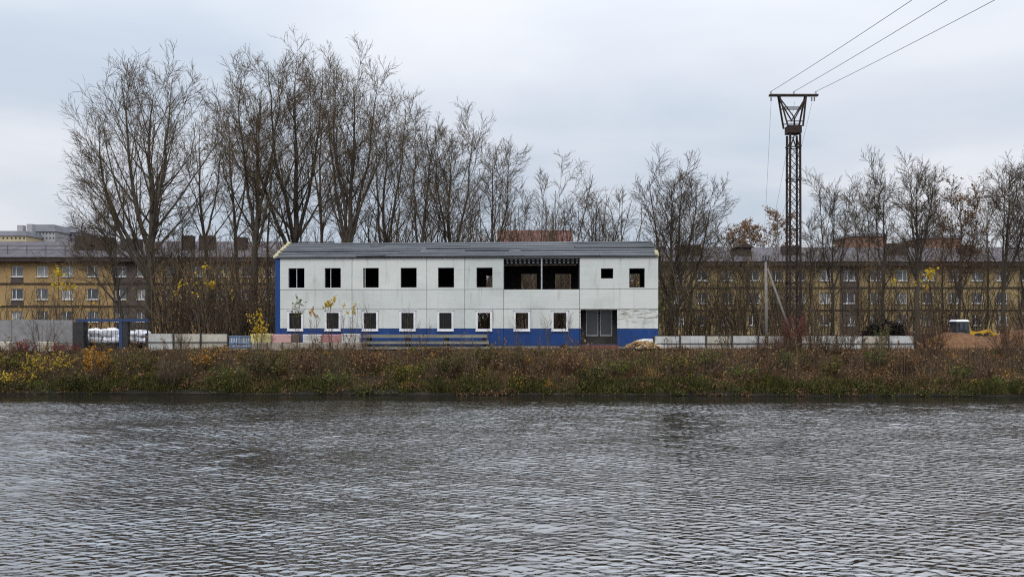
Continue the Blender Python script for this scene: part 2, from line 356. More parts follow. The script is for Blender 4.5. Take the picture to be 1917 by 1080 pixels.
M['roof_purple'] = pm('roof_purple', [(0.3, (0.075, 0.067, 0.073)), (0.7, (0.13, 0.116, 0.126))], 0.5, 0.75, stretch=(3, 1, 1), spec=.2)
M['chimney'] = pm('chimney', [(0.3, (0.035, 0.025, 0.022)), (0.7, (0.07, 0.05, 0.042))], 2, 0.9)
M['far_wall'] = pm('far_wall', [(0.3, (0.30, 0.30, 0.31)), (0.7, (0.4, 0.4, 0.41))], 0.2, 0.9)
M['far_grey'] = pm('far_grey', [(0.3, (0.14, 0.14, 0.16)), (0.7, (0.21, 0.21, 0.235))], 0.2, 0.9)
M['far_yellow'] = pm('far_yellow', [(0.3, (0.45, 0.37, 0.23)), (0.7, (0.55, 0.46, 0.3))], 0.2, 0.9)
M['far_brick'] = pm('far_brick', [(0.3, (0.24, 0.13, 0.09)), (0.7, (0.32, 0.18, 0.125))], 0.3, 0.9)
M['roof_red'] = pm('roof_red', [(0.3, (0.10, 0.04, 0.032)), (0.7, (0.16, 0.068, 0.053))], 0.8, 0.8, stretch=(3, 1, 1))
M['digger_yellow'] = pm('digger_yellow', [(0.3, (0.46, 0.26, 0.02)), (0.7, (0.58, 0.36, 0.03))], 3, 0.5)
M['cab_dark'] = pm('cab_dark', [(0.3, (0.02, 0.022, 0.026)), (0.7, (0.05, 0.053, 0.06))], 3, 0.4)
M['rubber'] = pm('rubber', [(0.3, (0.012, 0.012, 0.012)), (0.7, (0.03, 0.028, 0.026))], 5, 0.9)
M['soil'] = pm('soil', [(0.3, (0.085, 0.04, 0.018)), (0.55, (0.16, 0.08, 0.036)), (0.8, (0.23, 0.125, 0.06))], 2.5, 0.95, 0.8)

def ground_mat():
    m, t, b = nodes('ground')
    n1 = noise(t, 0.5, 6, 0.65); r1 = ramp(t, [(0.32, (0.02, 0.018, 0.009)), (0.48, (0.04, 0.027, 0.015)), (0.62, (0.07, 0.04, 0.022)), (0.78, (0.11, 0.072, 0.04))])
    t.links.new(n1.outputs['Fac'], r1.inputs[0])
    n2 = noise(t, 9, 4, 0.7); r2 = ramp(t, [(0.3, (0.55, 0.55, 0.55)), (0.7, (1.25, 1.2, 1.1))]); t.links.new(n2.outputs['Fac'], r2.inputs[0])
    mix = t.nodes.new('ShaderNodeMix'); mix.data_type = 'RGBA'; mix.blend_type = 'MULTIPLY'; mix.inputs[0].default_value = 1
    t.links.new(r1.outputs[0], mix.inputs[6]); t.links.new(r2.outputs[0], mix.inputs[7]); t.links.new(mix.outputs[2], b.inputs['Base Color'])
    b.inputs['Roughness'].default_value = 0.95; b.inputs['Specular IOR Level'].default_value = 0.15
    bp = t.nodes.new('ShaderNodeBump'); bp.inputs['Strength'].default_value = 0.8; bp.inputs['Distance'].default_value = 0.05
    t.links.new(n2.outputs['Fac'], bp.inputs['Height']); t.links.new(bp.outputs[0], b.inputs['Normal'])
    return m
M['ground'] = ground_mat()
def water_mat():
    m, t, b = nodes('water')
    b.inputs['Base Color'].default_value = (0.014, 0.013, 0.011, 1); b.inputs['Roughness'].default_value = 0.02
    b.inputs['IOR'].default_value = 4.5; b.inputs['Specular IOR Level'].default_value = 0.5
    L_ = t.links; tc = t.nodes.new('ShaderNodeTexCoord'); acc = None
    # small wind ripples: three broken trains crossing at small angles
    for ang, scl, dist, amp in ((22, 1.15, 5.5, .8), (-27, 1.4, 6.0, 0.72), (5, 2.3, 6.5, 0.35)):
        mp = t.nodes.new('ShaderNodeMapping'); mp.inputs['Rotation'].default_value = (0, 0, R(90 + ang)); mp.inputs['Location'].default_value = (ang, 3, 0)
        L_.new(tc.outputs['Object'], mp.inputs[0])
        wv = t.nodes.new('ShaderNodeTexWave'); wv.wave_type = 'BANDS'; wv.bands_direction = 'X'; wv.wave_profile = 'SIN'
        wv.inputs['Scale'].default_value = scl; wv.inputs['Distortion'].default_value = dist; wv.inputs['Detail'].default_value = 2.0
        wv.inputs['Detail Scale'].default_value = 1.6; wv.inputs['Detail Roughness'].default_value = 0.55
        L_.new(mp.outputs[0], wv.inputs['Vector'])
        ma = t.nodes.new('ShaderNodeMath'); ma.operation = 'MULTIPLY_ADD'; ma.inputs[1].default_value = amp
        L_.new(wv.outputs['Fac'], ma.inputs[0])
        if acc: L_.new(acc, ma.inputs[2])
        else: ma.inputs[2].default_value = 0
        acc = ma.outputs[0]
    # ripples die out in the lee of the far bank, and come and go with the gusts
    sp = t.nodes.new('ShaderNodeSeparateXYZ'); L_.new(tc.outputs['Object'], sp.inputs[0])
    k = t.nodes.new('ShaderNodeMath'); k.operation = 'MULTIPLY_ADD'; k.inputs[1].default_value = 0.03
    L_.new(sp.outputs[0], k.inputs[0]); L_.new(sp.outputs[1], k.inputs[2])
    wob = noise(t, 0.22, 3, 0.6, (1, 2.5, 1)); wm = t.nodes.new('ShaderNodeMath'); wm.operation = 'MULTIPLY_ADD'; wm.inputs[1].default_value = 6.0
    L_.new(wob.outputs['Fac'], wm.inputs[0]); L_.new(k.outputs[0], wm.inputs[2])
    mr = t.nodes.new('ShaderNodeMapRange'); mr.inputs[1].default_value = 40.0; mr.inputs[2].default_value = 44.5
    mr.inputs[3].default_value = 1.0; mr.inputs[4].default_value = 0.15; L_.new(wm.outputs[0], mr.inputs[0])
    gu = noise(t, 0.14, 4, 0.5, (1, 1.6, 1), loc=(5, 2, 0)); gm = t.nodes.new('ShaderNodeMapRange'); gm.inputs[1].default_value = 0.35; gm.inputs[2].default_value = 0.65
    gm.inputs[3].default_value = 0.4; gm.inputs[4].default_value = 1.15; L_.new(gu.outputs['Fac'], gm.inputs[0])
    mm = t.nodes.new('ShaderNodeMath'); mm.operation = 'MULTIPLY'; L_.new(mr.outputs[0], mm.inputs[0]); L_.new(gm.outputs[0], mm.inputs[1])
    hm = t.nodes.new('ShaderNodeMath'); hm.operation = 'MULTIPLY'; L_.new(acc, hm.inputs[0]); L_.new(mm.outputs[0], hm.inputs[1])
    bp = t.nodes.new('ShaderNodeBump'); bp.inputs['Distance'].default_value = 0.019; bp.inputs['Strength'].default_value = 1.0
    L_.new(hm.outputs[0], bp.inputs['Height']); L_.new(bp.outputs[0], b.inputs['Normal'])
    return m
M['water'] = water_mat()

# ------------------------------------------------------------------ water
def graded(lo, hi, step, far, grow=1.35):
    a = list(np.arange(lo, hi + 1e-6, step)); s = step
    x = a[-1]
    while x < far[1]: s *= grow; x += s; a.append(x)
    x = a[0]; s = step
    while x > far[0]: s *= grow; x -= s; a.insert(0, x)
    return np.array(a)
rng = np.random.default_rng(5)
xs = graded(-30, 30, 0.15, (-400, 400)); ys = graded(11, 46.5, 0.115, (-60, 46.6))
X, Y = np.meshgrid(xs, ys)
Z = np.zeros_like(X)
for k in range(110):
    lam = 0.34 * (1.35 / 0.34) ** rng.random() if k < 84 else rng.uniform(1.6, 5)
    if rng.random() < 0.6: th = R(-112) + rng.normal(0, R(22))      # main train
    else: th = R(-66) + rng.normal(0, R(24))                         # crossing train
    kk = 2 * math.pi / lam; amp = (0.0022 * lam ** 1.0) if k < 84 else 0.0012 * lam
    Z += amp * np.sin(kk * (math.cos(th) * X + math.sin(th) * Y) + rng.random() * 6.28)
d = bank_y(X) - Y + 1.2 * np.sin(X * 0.33 + 1) + 0.7 * np.sin(X * 0.9)
Z *= 0.12 + 0.88 * np.clip((d - 2.5) / 4.0, 0, 1) ** 1.3
gust = 0.85 + 0.22 * np.sin(X * 0.16 + 0.5 + 0.4 * np.sin(Y * 0.3)) * np.sin(Y * 0.21 + X * 0.05)
Z *= gust
fade = np.clip((33 - np.abs(X)) / 3, 0, 1) * np.clip((Y - 8) / 3, 0, 1); Z *= fade
nx, ny = len(xs), len(ys)
i = np.arange(nx * ny).reshape(ny, nx)
q = np.stack([i[:-1, :-1], i[:-1, 1:], i[1:, 1:], i[1:, :-1]], -1).reshape(-1, 4)
wo = link('water', np_mesh('water', np.stack([X, Y, Z], -1), q, smooth=True), M['water'])
tag(wo, 'rippled grey river water reflecting the sky and bare trees', 'river', kind='structure')

# ------------------------------------------------------------------ ground
xs = graded(-40, 40, 0.35, (-2500, 2500), 1.5); ss = np.concatenate([[-4, -2, -0.2, 0.0, 0.3], np.arange(0.6, 12, 0.3), [13, 15, 18, 24, 34, 50, 80, 140, 300, 800, 3000]])
X, S = np.meshgrid(xs, ss)
Y = S + 44.1 - 0.03 * np.clip(X, -60, 60)
Z = gz_np(np.clip(X, -60, 60), Y)
nx, ny = len(xs), len(ss); i = np.arange(nx * ny).reshape(ny, nx)
q = np.stack([i[:-1, :-1], i[:-1, 1:], i[1:, 1:], i[1:, :-1]], -1).reshape(-1, 4)
go = link('ground', np_mesh('ground', np.stack([X, Y, Z], -1), q, smooth=True), M['ground'])
tag(go, 'brown earth of the river bank and the yard behind it', 'ground', kind='structure')

# wet concrete revetment at the water's edge, slab after slab
eb = bpy.data.objects.new('revetment', None); COL.objects.link(eb); eb.location = (0, 44.1, 0)
tag(eb, 'low dark wet concrete edging along the far waterline', 'edging', kind='structure')
rr = random.Random(3)
for k in range(26):
    x0 = -39 + k * 3.0
    a, b2 = x0 + 0.02, x0 + 2.98
    ya, yb = -0.03 * a, -0.03 * b2
    j = rr.uniform(-0.05, 0.05); h = 0.12 + rr.uniform(-0.07, 0.08)
    mb = MB()
    prof = [(-0.35 + j, -0.5), (-0.35 + j, 0.03 + j * .6), (-0.2 + j, 0.05 + j * .6), (0.1 + j, h), (0.6, h + 0.02), (0.6, -0.5)]
    v = [(a, ya + p[0], p[1]) for p in prof] + [(b2, yb + p[0] + rr.uniform(-.03, .03) * (p[0] < 0), p[1]) for p in prof]
    n = len(prof); mb.add(v, [(c, (c + 1) % n, n + (c + 1) % n, n + c) for c in range(n)] + [tuple(range(n))[::-1], tuple(range(n, 2 * n))])
    mb.build('slab', M['wet_concrete'], eb)

# ------------------------------------------------------------------ white and blue modular building
XL, YL = (515.5 - CX) * 54.7 / F, 54.7
XR, YR = (1232 - CX) * 53.3 / F, 53.3
TH = math.atan2(YL - YR, XR - XL); BLEN = math.hypot(XR - XL, YL - YR)
def uz(px, py, dep=0.0):
    """photo pixel -> (along facade, height over yard) on a plane dep metres behind the facade"""
    dd = (px - CX) / F; c, s = math.cos(TH), math.sin(TH)
    xl, yl = XL + dep * s, YL + dep * c
    u = (dd * yl - xl) / (c + dd * s); y = yl - u * s
    return u, H0 - (py - HY) * y / F - YARD
B = empty('modular_building', (XL, YL, YARD), -TH, 'abandoned two storey white modular building with blue base and empty windows', 'building')
up = [(540, 570), (608, 638), (680, 709), (750, 780), (820, 850), (892, 922)]
holes_up = [(uz(a, 520)[0], uz(b, 520)[0], 3.93, 5.2) for a, b in up]
holes_up += [(uz(1125, 513)[0], uz(1148, 513)[0], 4.48, 5.12), (uz(1178, 520)[0], uz(1207, 520)[0], 3.9, 5.12)]
big = (uz(944, 510)[0], uz(1084.5, 510)[0], 3.80, 5.74)
lowc = [553, 623, 693, 763, 834, 906, 977, 1048]
holes_lo = []
for c in lowc:
    u = uz(c, 600)[0]; holes_lo.append((u - 0.40, u + 0.40, 1.27, 2.30))
door = (uz(1087, 610)[0], uz(1155.5, 610)[0], 0.26, 2.50)
cols = [0.0] + [uz(p, 540)[0] for p in (659, 799, 870, 943, 1085)] + [BLEN]
rows = [(0.22, 1.28), (1.28, 2.53), (2.53, 3.80), (3.80, 5.90)]
allh = holes_up + [big] + holes_lo + [door]
G = 0.013
for ci in range(len(cols) - 1):
    for ri, (z0, z1) in enumerate(rows):
        a, b2 = cols[ci], cols[ci + 1]
        if ri == 3 and ci == 4: continue                      # the panel that is missing
        gz0 = 0 if ri == 0 else G; 
        mat = M['wall_blue'] if ri == 0 else (M['wall_peel'] if (ci == 5 and ri == 1) else M['wall_white'])
        if ri == 1 and ci == 5:
            pass
        hs = [(h[0], h[1], h[2], h[3]) for h in allh if h[0] < b2 and h[1] > a and h[2] < z1 and h[3] > z0]
        pro = 0.004 * ((ci * 3 + ri * 5) % 4)
        x0, x1 = a + (G if ci else 0.32), b2 - (G if ci < 5 else 0)
        MB().perf(x0, x1, z0 + gz0, z1 - (G if ri < 3 else 0), hs, -pro, 0.12).build('wall_panel', mat, B)
MB().box(0, 0.315, -0.02, 0.12, 0.22, 5.9).build('corner_trim', M['wall_blue'], B)
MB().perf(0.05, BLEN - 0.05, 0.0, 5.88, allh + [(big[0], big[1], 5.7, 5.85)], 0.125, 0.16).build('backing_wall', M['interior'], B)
MB().box(0.1, BLEN - .1, 0.05, 5.95, -0.3, 0.24).build('plinth', M['concrete'], B)
MB().box(-0.02, 0.12, 0.13, 6.0, 0.22, 5.88).build('end_wall', M['wall_blue'], B)
MB().box(BLEN - 0.12, BLEN + 0.02, 0.13, 6.0, 0.22, 5.88).build('end_wall', M['wall_white'], B)
# rear wall with its own openings
rear = []
for px in (990.5, 1054):
    u = uz(px, 525, 6.0)[0]; rear.append((u - 0.56, u + 0.56, 3.85, uz(px, 513, 6.0)[1]))
u = uz(1187, 525, 6.0)[0]; rear.append((u - 0.42, u + 0.42, 3.85, 5.1))
u = uz(918, 525, 6.0)[0]; rear.append((u - 0.3, u + 0.3, 3.85, 5.0))
for px in (906, 977, 1048):
    u = uz(px, 600, 6.0)[0]; rear.append((u - 0.62, u + 0.62, 1.1, 2.45))
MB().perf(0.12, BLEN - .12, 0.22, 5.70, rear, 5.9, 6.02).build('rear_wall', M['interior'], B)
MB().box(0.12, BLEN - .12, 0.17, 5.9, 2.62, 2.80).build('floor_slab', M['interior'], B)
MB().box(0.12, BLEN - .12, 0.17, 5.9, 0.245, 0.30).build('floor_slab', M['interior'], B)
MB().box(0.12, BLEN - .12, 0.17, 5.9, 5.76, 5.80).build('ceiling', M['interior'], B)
for px in (659, 799, 870, 1085):
    u = uz(px, 540)[0]
    for z0, z1 in ((0.31, 2.61), (2.81, 5.75)):
        MB().box(u - 0.04, u + 0.04, 0.18, 5.88, z0, z1).build('partition', M['interior'], B)
u0, u1, um = big[0], big[1], uz(1014, 510)[0]
MB().box(um - 0.045, um + 0.045, 0.02, 0.115, 3.80, 5.76).build('post', M['zinc'], B)
MB().box(u0, u1, 0.03, 0.11, 5.77, 5.90).build('lintel', M['zinc'], B)
for r_, (z, hh, dep) in enumerate(((5.66, 0.055, 0.3), (5.50, 0.09, 0.55))):
    n = 17
    for k in range(n):
        x = u0 + 0.1 + (u1 - u0 - 0.3) * k / (n - 1)
        MB().box(x, x + 0.13, dep, dep + 0.08, z, z + hh).build('deck_rib', M['zinc'], B)
    MB().box(u0 + .02, u1 - .02, dep + 0.085, dep + 0.12, z - 0.05, z + hh + 0.05).build('deck_batten', M['interior'], B)
# mullions left in the first upper windows
for k, off in ((0, 0.0), (1, -0.15), (2, -0.4)):
    h = holes_up[k]; x = (h[0] + h[1]) / 2 + off
    MB().box(x - 0.025, x + 0.025, 0.05, 0.10, h[2], h[3]).build('mullion', M['zinc'], B)
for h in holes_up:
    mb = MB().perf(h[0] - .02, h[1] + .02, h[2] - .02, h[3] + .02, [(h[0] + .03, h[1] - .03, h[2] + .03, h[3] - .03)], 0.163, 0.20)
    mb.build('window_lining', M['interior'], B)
# ground floor windows: white frames standing proud, dark glass
for k, h in enumerate(holes_lo):
    fr = MB().perf(h[0] - .13, h[1] + .13, h[2] - .15, h[3] + .13, [h], -0.055, -0.018)
    o = fr.build('window', M['frame_white'], B)
    MB().box(h[0] - .15, h[1] + .15, -0.10, -0.057, h[2] - .17, h[2] - .13).build('sill', M['frame_white'], o)
    MB().box(h[0] - .17, h[1] + .17, -0.075, -0.014, h[3] + .132, h[3] + .155).build('drip', M['zinc'], o)
    if k < 5: MB().box(h[0] + .002, h[1] - .002, 0.06, 0.075, h[2] + .002, h[3] - .002).build('pane', M['pane_dusty'], o)
    if k < 5:
        x = (h[0] + h[1]) / 2
        for off in (-0.13, 0.02):
            MB().box(x + off, x + off + 0.025, 0.02, 0.05, h[2], h[3]).build('bar', M['interior'], o)
# doorway: dark recess, double glass doors, step
dp = 1.2
a, b2 = uz(1097, 600, dp)[0], uz(1146, 600, dp)[0]; z0 = uz(1120, 629, dp)[1]; z1 = 2.49; mid = (a + b2) / 2
for x0, x1 in ((a, mid - .05), (mid + .05, b2)):
    o = MB().perf(x0, x1, z0, z1, [(x0 + .05, x1 - .05, z0 + .07, z1 - .05)], dp, dp + 0.05).build('door', M['zinc'], B)
    MB().box(x0 + .05, x1 - .05, dp + .015, dp + .03, z0 + .07, z1 - .05).build('pane', M['pane_door'], o)
MB().box(door[0] - 0.3, a - .01, dp, dp + .06, 0.31, 2.6).build('door_side', M['interior'], B)
MB().box(b2 + .01, door[1] + .3, dp, dp + .06, 0.31, 2.6).build('door_side', M['interior'], B)
MB().box(a, b2, dp + .01, dp + .06, 0.31, z0 - .01).build('door_sill', M['interior'], B)
for k in range(2):
    MB().box(door[0] - 0.05, door[1] + .02, -0.35 - 0.3 * k, -0.06 - 0.3 * k, -0.3, 0.24 - 0.13 * k).build('step', M['brick_step'], B)
# roof: rows of lapped metal strips, both slopes
rr = random.Random(8)
RISE, RUN = 1.20, 3.05
nrow = 6
def roofpt(t, lift=0): return (-0.12 + t * RUN, 5.905 + t * RISE + lift)
for r_ in range(nrow):
    t0, t1 = r_ / nrow, (r_ + 1.12) / nrow
    x = 0.02; 
    cuts = [0.02] + sorted(rr.uniform(3, BLEN - 3) for _ in range(4)) + [BLEN - 0.02 - (0.35 if r_ > 3 else 0)]
    for k in range(len(cuts) - 1):
        if cuts[k + 1] - cuts[k] < 0.3: continue
        l0 = 0.12 + rr.uniform(-0.05, 0.03); l1 = 0.0; sg = rr.uniform(-0.06, 0.06)
        ya, za = roofpt(t0, l0); yb, zb = roofpt(min(t1, 1.0), l1)
        xa, xb = cuts[k] + 0.006, cuts[k + 1] - 0.006
        # strip with a turned down nose
        v = []
        for xx, dz in ((xa, sg), (xb, -sg)):
            v += [(xx, ya, za - 0.09 + dz * .4), (xx, ya, za + dz * .4), (xx, yb, zb), (xx, yb, zb - 0.02), (xx, ya + 0.03, za - 0.09 + dz * .4)]
        fs = [(c, (c + 1) % 5, 5 + (c + 1) % 5, 5 + c) for c in range(5)] + [(4, 3, 2, 1, 0), (5, 6, 7, 8, 9)]
        MB().add(v, fs).build('roof_strip', M['roof_zinc'], B)
y0, z0 = roofpt(0, -0.02); y1, z1 = roofpt(1, -0.02)
MB().add([(0.05, y0, z0), (BLEN - .05, y0, z0), (BLEN - .05, y1, z1), (0.05, y1, z1), (0.05, y0, z0 - .05), (BLEN - .05, y0, z0 - .05), (BLEN - .05, y1, z1 - .05), (0.05, y1, z1 - .05)],
         [(0, 1, 2, 3), (7, 6, 5, 4), (0, 4, 5, 1), (1, 5, 6, 2), (2, 6, 7, 3), (3, 7, 4, 0)]).build('roof_deck', M['dark_metal'], B)
MB().add([(0.05, y1, z1 + .03), (BLEN - .05, y1, z1 + .03), (BLEN - .05, 6.15, z0 + .03), (0.05, 6.15, z0 + .03), (0.05, y1, z1 - .03), (BLEN - .05, y1, z1 - .03), (BLEN - .05, 6.15, z0 - .03), (0.05, 6.15, z0 - .03)],
         [(0, 1, 2, 3), (7, 6, 5, 4), (0, 4, 5, 1), (1, 5, 6, 2), (2, 6, 7, 3), (3, 7, 4, 0)]).build('rear_roof', M['roof_zinc'], B)
for xx, m_ in ((0.06, 'wall_blue'), (BLEN - 0.1, 'wall_white')):
    MB().add([(xx, 0.1, 5.885), (xx + .04, 0.1, 5.885), (xx + .04, y1, z1 - .06), (xx, y1, z1 - .06), (xx, 5.9, 5.885), (xx + .04, 5.9, 5.885)],
             [(0, 1, 2, 3), (3, 2, 5, 4), (0, 3, 4), (1, 5, 2), (0, 4, 5, 1)]).build('gable', M[m_], B)
mb = MB()
for k in range(12):     # stepped insulating foam left bare on the verge
    t0, t1 = k / 12, (k + 1) / 12
    ya, za = roofpt(t0, 0.02); yb, zb = roofpt(t1, 0.02)
    mb.box(-0.10 + rr.uniform(-.02, .02), 0.10 + rr.uniform(0, .05), ya, yb, za - 0.05, za + 0.13 + rr.uniform(-.02, .03))
vf = mb.build('verge_foam', M['foam'], B)
mb = MB()
for k in range(3):
    ya, za = roofpt(k / 12, 0.0); yb, _ = roofpt((k + 1) / 12)
    mb.box(BLEN - .18, BLEN + 0.03, ya, yb, za - 0.02, za + 0.2)
mb.build('verge_foam', M['foam'], B)

# ------------------------------------------------------------------ apartment houses behind
def house(name, label, Y, x0, x1, zbase, eave_z, ridge_z, colsx, rowsz, wmat, bays, chims, ww=1.45, wh=1.35, brownfill=(), railing=None, dormers=()):
    H = empty(name, (x0, Y, zbase), 0, label, 'apartment house')
    Lx = x1 - x0; D = 11.0
    wh2, ww2 = wh / 2, ww / 2
    hs = [(c - x0 - ww2, c - x0 + ww2, z - zbase - wh2, z - zbase + wh2) for c in colsx for z in rowsz]
    MB().perf(0, Lx, 0, eave_z - zbase, hs, 0, 0.35).build('wall', wmat, H)
    MB().box(0.1, Lx - .1, 0.5, D, 0, eave_z - zbase - .05).build('core', M['interior'], H)
    for (a, b2) in bays:
        hb = [h for h in hs if h[0] < b2 - x0 and h[1] > a - x0]
        MB().perf(a - x0, b2 - x0, 0.05, eave_z - zbase - .3, hb, -0.06, -0.003).build('stair_bay', M['house_brown'], H)
    for zb in [(rowsz[i] + rowsz[i + 1]) / 2 - 0.12 for i in range(len(rowsz) - 1)]:
        MB().box(0, Lx, -0.10, -0.062, zb - zbase - .1, zb - zbase + .1).build('string_course', M['band'], H)
    MB().box(-0.4, Lx + .4, -0.9, 0.0, eave_z - zbase - 0.55, eave_z - zbase).build('eave_shadow_box', M['band'], H)  # eave box made deep and dark, painting in the roof overhang's shadow
    e, r_ = eave_z - zbase, ridge_z - zbase
    rf = MB().add([(-0.5, -1.0, e + .02), (Lx + .5, -1.0, e + .02), (Lx + .5, D / 2, r_), (-0.5, D / 2, r_), (-0.5, D + .7, e + .02), (Lx + .5, D + .7, e + .02)],
                  [(0, 1, 2, 3), (3, 2, 5, 4), (0, 3, 4), (1, 5, 2), (0, 4, 5, 1)]).build('roof', M['roof_purple'], H)
    for (cx0, cx1, zt) in chims:
        MB().box(cx0 - x0, cx1 - x0, 1.6, 2.8, e + 0.5, zt - zbase).build('chimney', M['chimney'], rf)
    for (cx, wd) in dormers:
        xx = cx - x0; zz = e + 0.9
        d_ = MB().box(xx - wd / 2, xx + wd / 2, 1.4, 4.2, zz, zz + 1.1)
        d_.add([(xx - wd * .7, 1.1, zz + 1.1), (xx + wd * .7, 1.1, zz + 1.1), (xx, 1.1, zz + 1.75), (xx - wd * .7, 4.4, zz + 1.1), (xx + wd * .7, 4.4, zz + 1.1), (xx, 4.4, zz + 1.75)],
               [(0, 1, 2), (3, 5, 4), (0, 2, 5, 3), (1, 4, 5, 2), (0, 3, 4, 1)])
        d_.build('dormer', M['chimney'], rf)
    if railing:
        ra, rb = railing
        for k in range(int((rb - ra) / 2.4) + 1):
            x = ra - x0 + k * 2.4
            MB().box(x - .03, x + .03, 0.28, 0.34, e + .4, e + 1.5).build('rail_post', M['dark_metal'], rf)
        for z in (1.5, 1.0): MB().box(ra - x0, rb - x0, 0.29, 0.33, e + z, e + z + 0.05).build('rail', M['dark_metal'], rf)
    # windows: one built, the rest copies
    fm = MB().perf(-ww2, ww2, -wh2, wh2, [(-ww2 + .09, -0.24, -wh2 + .09, wh2 - .09), (-0.15, ww2 - .09, -wh2 + .09, wh2 - .09)], 0.14, 0.20).mesh('window')
    pn = MB().box(-ww2 + .05, ww2 - .05, 0.165, 0.18, -wh2 + .05, wh2 - .05).mesh('pane')
    sl = MB().box(-ww2 - .06, ww2 + .06, -0.14, 0.10, -wh2 - .07, -wh2 - .004).mesh('sill')
    r2 = random.Random(int(Y * 10))
    pns = []
    for nm in ('pane', 'pane', 'pane_mid', 'pane_pale'):
        m2 = pn.copy(); m2.materials.clear(); m2.materials.append(M[nm]); pns.append(m2)
    for c in colsx:
        for z in rowsz:
            wn = link('window', fm, M['frame_white'], H); wn.location = (c - x0, 0, z - zbase)
            if r2.random() < .5: wn.scale.x = -1
            link('pane', r2.choice(pns), None, wn); link('sill', sl, M['frame_white'], wn)
            if c in brownfill:
                MB().box(c - x0 - ww2 - .05, c - x0 + ww2 + .05, -0.05, -0.004, z - zbase - wh2 - 0.75, z - zbase - wh2 - .08).build('apron_panel', M['house_brown'], H)
    return H
Y1 = 105.0
xp = lambda px, Yv=Y1: (px - CX) * Yv / F
lc = [32, 79, 126, 173, 226, 267, 320, 368, 415, 462, 505, 552]
lc = [xp(p) for p in [-62, -15] + lc]
house('apartment_house', 'long yellow three storey apartment house with brown bays and purple grey roof, left', Y1, xp(-140), xp(600), 1.9, 11.75, 14.3, lc, [10.05, 7.2, 4.4],
      M['house_yellow'], [(xp(213), xp(279))], [(xp(127), xp(158), 14.7), (xp(166), xp(197), 14.5), (xp(214), xp(250), 14.3), (xp(330), xp(350), 14.7), (xp(363), xp(390), 14.7), (xp(434), xp(452), 14.5)],
      brownfill=(xp(32),), railing=(xp(-60), xp(126)))
Y2 = 107.0
rc = [xp(p, Y2) for p in (1132, 1178, 1224, 1270, 1316, 1362, 1412, 1455, 1498, 1545, 1590, 1640, 1688, 1738, 1785, 1830, 1876, 1922, 1968)]
house('apartment_house', 'long ochre three storey apartment house behind the trees on the right', Y2, xp(1090, Y2), xp(2040, Y2), 1.6, 11.35, 13.7, rc, [9.65, 6.75, 3.95],
      M['house_ochre'], [(xp(1572, Y2), xp(1608, Y2))], [(xp(1272, Y2), xp(1318, Y2), 13.7), (xp(1474, Y2), xp(1506, Y2), 13.6), (xp(1672, Y2), xp(1712, Y2), 13.9), (xp(1812, Y2), xp(1840, Y2), 13.7)],
      dormers=((xp(1400, Y2), 1.7),))

# ------------------------------------------------------------------ distant buildings
def block(name, label, px0, px1, py, Y, D, wmat, rmat, nx, rowspy, roof_h=1.0, cat='building', gable=False, turrets=()):
    a = at(px0, py, Y); b2 = at(px1, py, Y)
    o = empty(name, (a.x, Y, YARD), 0, label, cat); Lx = b2.x - a.x; top = a.z - YARD
    wt = top - roof_h
    rz = [H0 - (p - HY) * Y / F - YARD for p in rowspy]
    ww = Lx / nx * 0.42; hh = ww * 1.1
    hs = [((k + .5) * Lx / nx - ww / 2, (k + .5) * Lx / nx + ww / 2, z - hh / 2, z + hh / 2) for k in range(nx) for z in rz]
    MB().perf(0, Lx, 0, wt, hs, 0, 0.4).build('wall', wmat, o)
    MB().box(0.05, Lx - .05, 0.45, D, 0, wt - .01).build('core', wmat, o)
    if gable:
        v = [(-0.5, -0.6, wt), (Lx + .5, -0.6, wt), (Lx + .5, D / 2, top), (-0.5, D / 2, top), (-0.5, D + .6, wt), (Lx + .5, D + .6, wt)]
        fs = [(0, 1, 2, 3), (3, 2, 5, 4), (0, 3, 4), (1, 5, 2), (0, 4, 5, 1)]
    else:
        i_ = roof_h * 0.35
        v = [(-0.4, -0.4, wt), (Lx + .4, -0.4, wt), (Lx + .4, D, wt), (-0.4, D, wt), (i_, i_, top), (Lx - i_, i_, top), (Lx - i_, D - i_, top), (i_, D - i_, top)]
        fs = [(0, 1, 5, 4), (1, 2, 6, 5), (2, 3, 7, 6), (3, 0, 4, 7), (4, 5, 6, 7), (3, 2, 1, 0)]
    rf = MB().add(v, fs).build('roof', rmat, o)
    for (tp, th) in turrets:
        x = at(tp, py, Y).x - a.x
        MB().box(x - 1.0, x + 1.0, D * .3, D * .3 + 2, wt + .3, top + th).build('turret', M['far_wall'], rf)
    pn = MB().box(-ww / 2 + .02, ww / 2 - .02, 0.2, 0.25, -hh / 2 + .02, hh / 2 - .02).mesh('pane')
    for h in hs:
        wn = link('window', pn, M['pane'], o); wn.location = ((h[0] + h[1]) / 2, 0, (h[2] + h[3]) / 2)
    return o
block('distant_building', 'distant pale block with dark mansard roof on the far left skyline', 53, 103, 420, 300, 14, M['far_wall'], M['far_grey'], 8, [437, 446], 2.6)
block('distant_building', 'distant low yellowish block at the left edge of the skyline', -60, 49, 432, 290, 14, M['far_yellow'], M['far_grey'], 14, [446], 1.8, turrets=((24, 2.4), (42, 2.8)))
block('distant_building', 'distant grey block with flat roof behind the bare branches, far left skyline', 104, 150, 430, 310, 14, M['far_grey'], M['far_grey'], 7, [440, 449], 1.0, turrets=((120, 1.6),))
block('distant_house', 'brick house with dull red gable roof rising behind the white building', 936, 1068, 425, 130, 9, M['house_brown'], M['roof_red'], 9, [470, 500], 2.6, 'house', True)
block('distant_building', 'distant orange brick block seen between bare trunks on the right', 1598, 1660, 436, 200, 12, M['far_brick'], M['far_grey'], 6, [452, 466], 0.8)
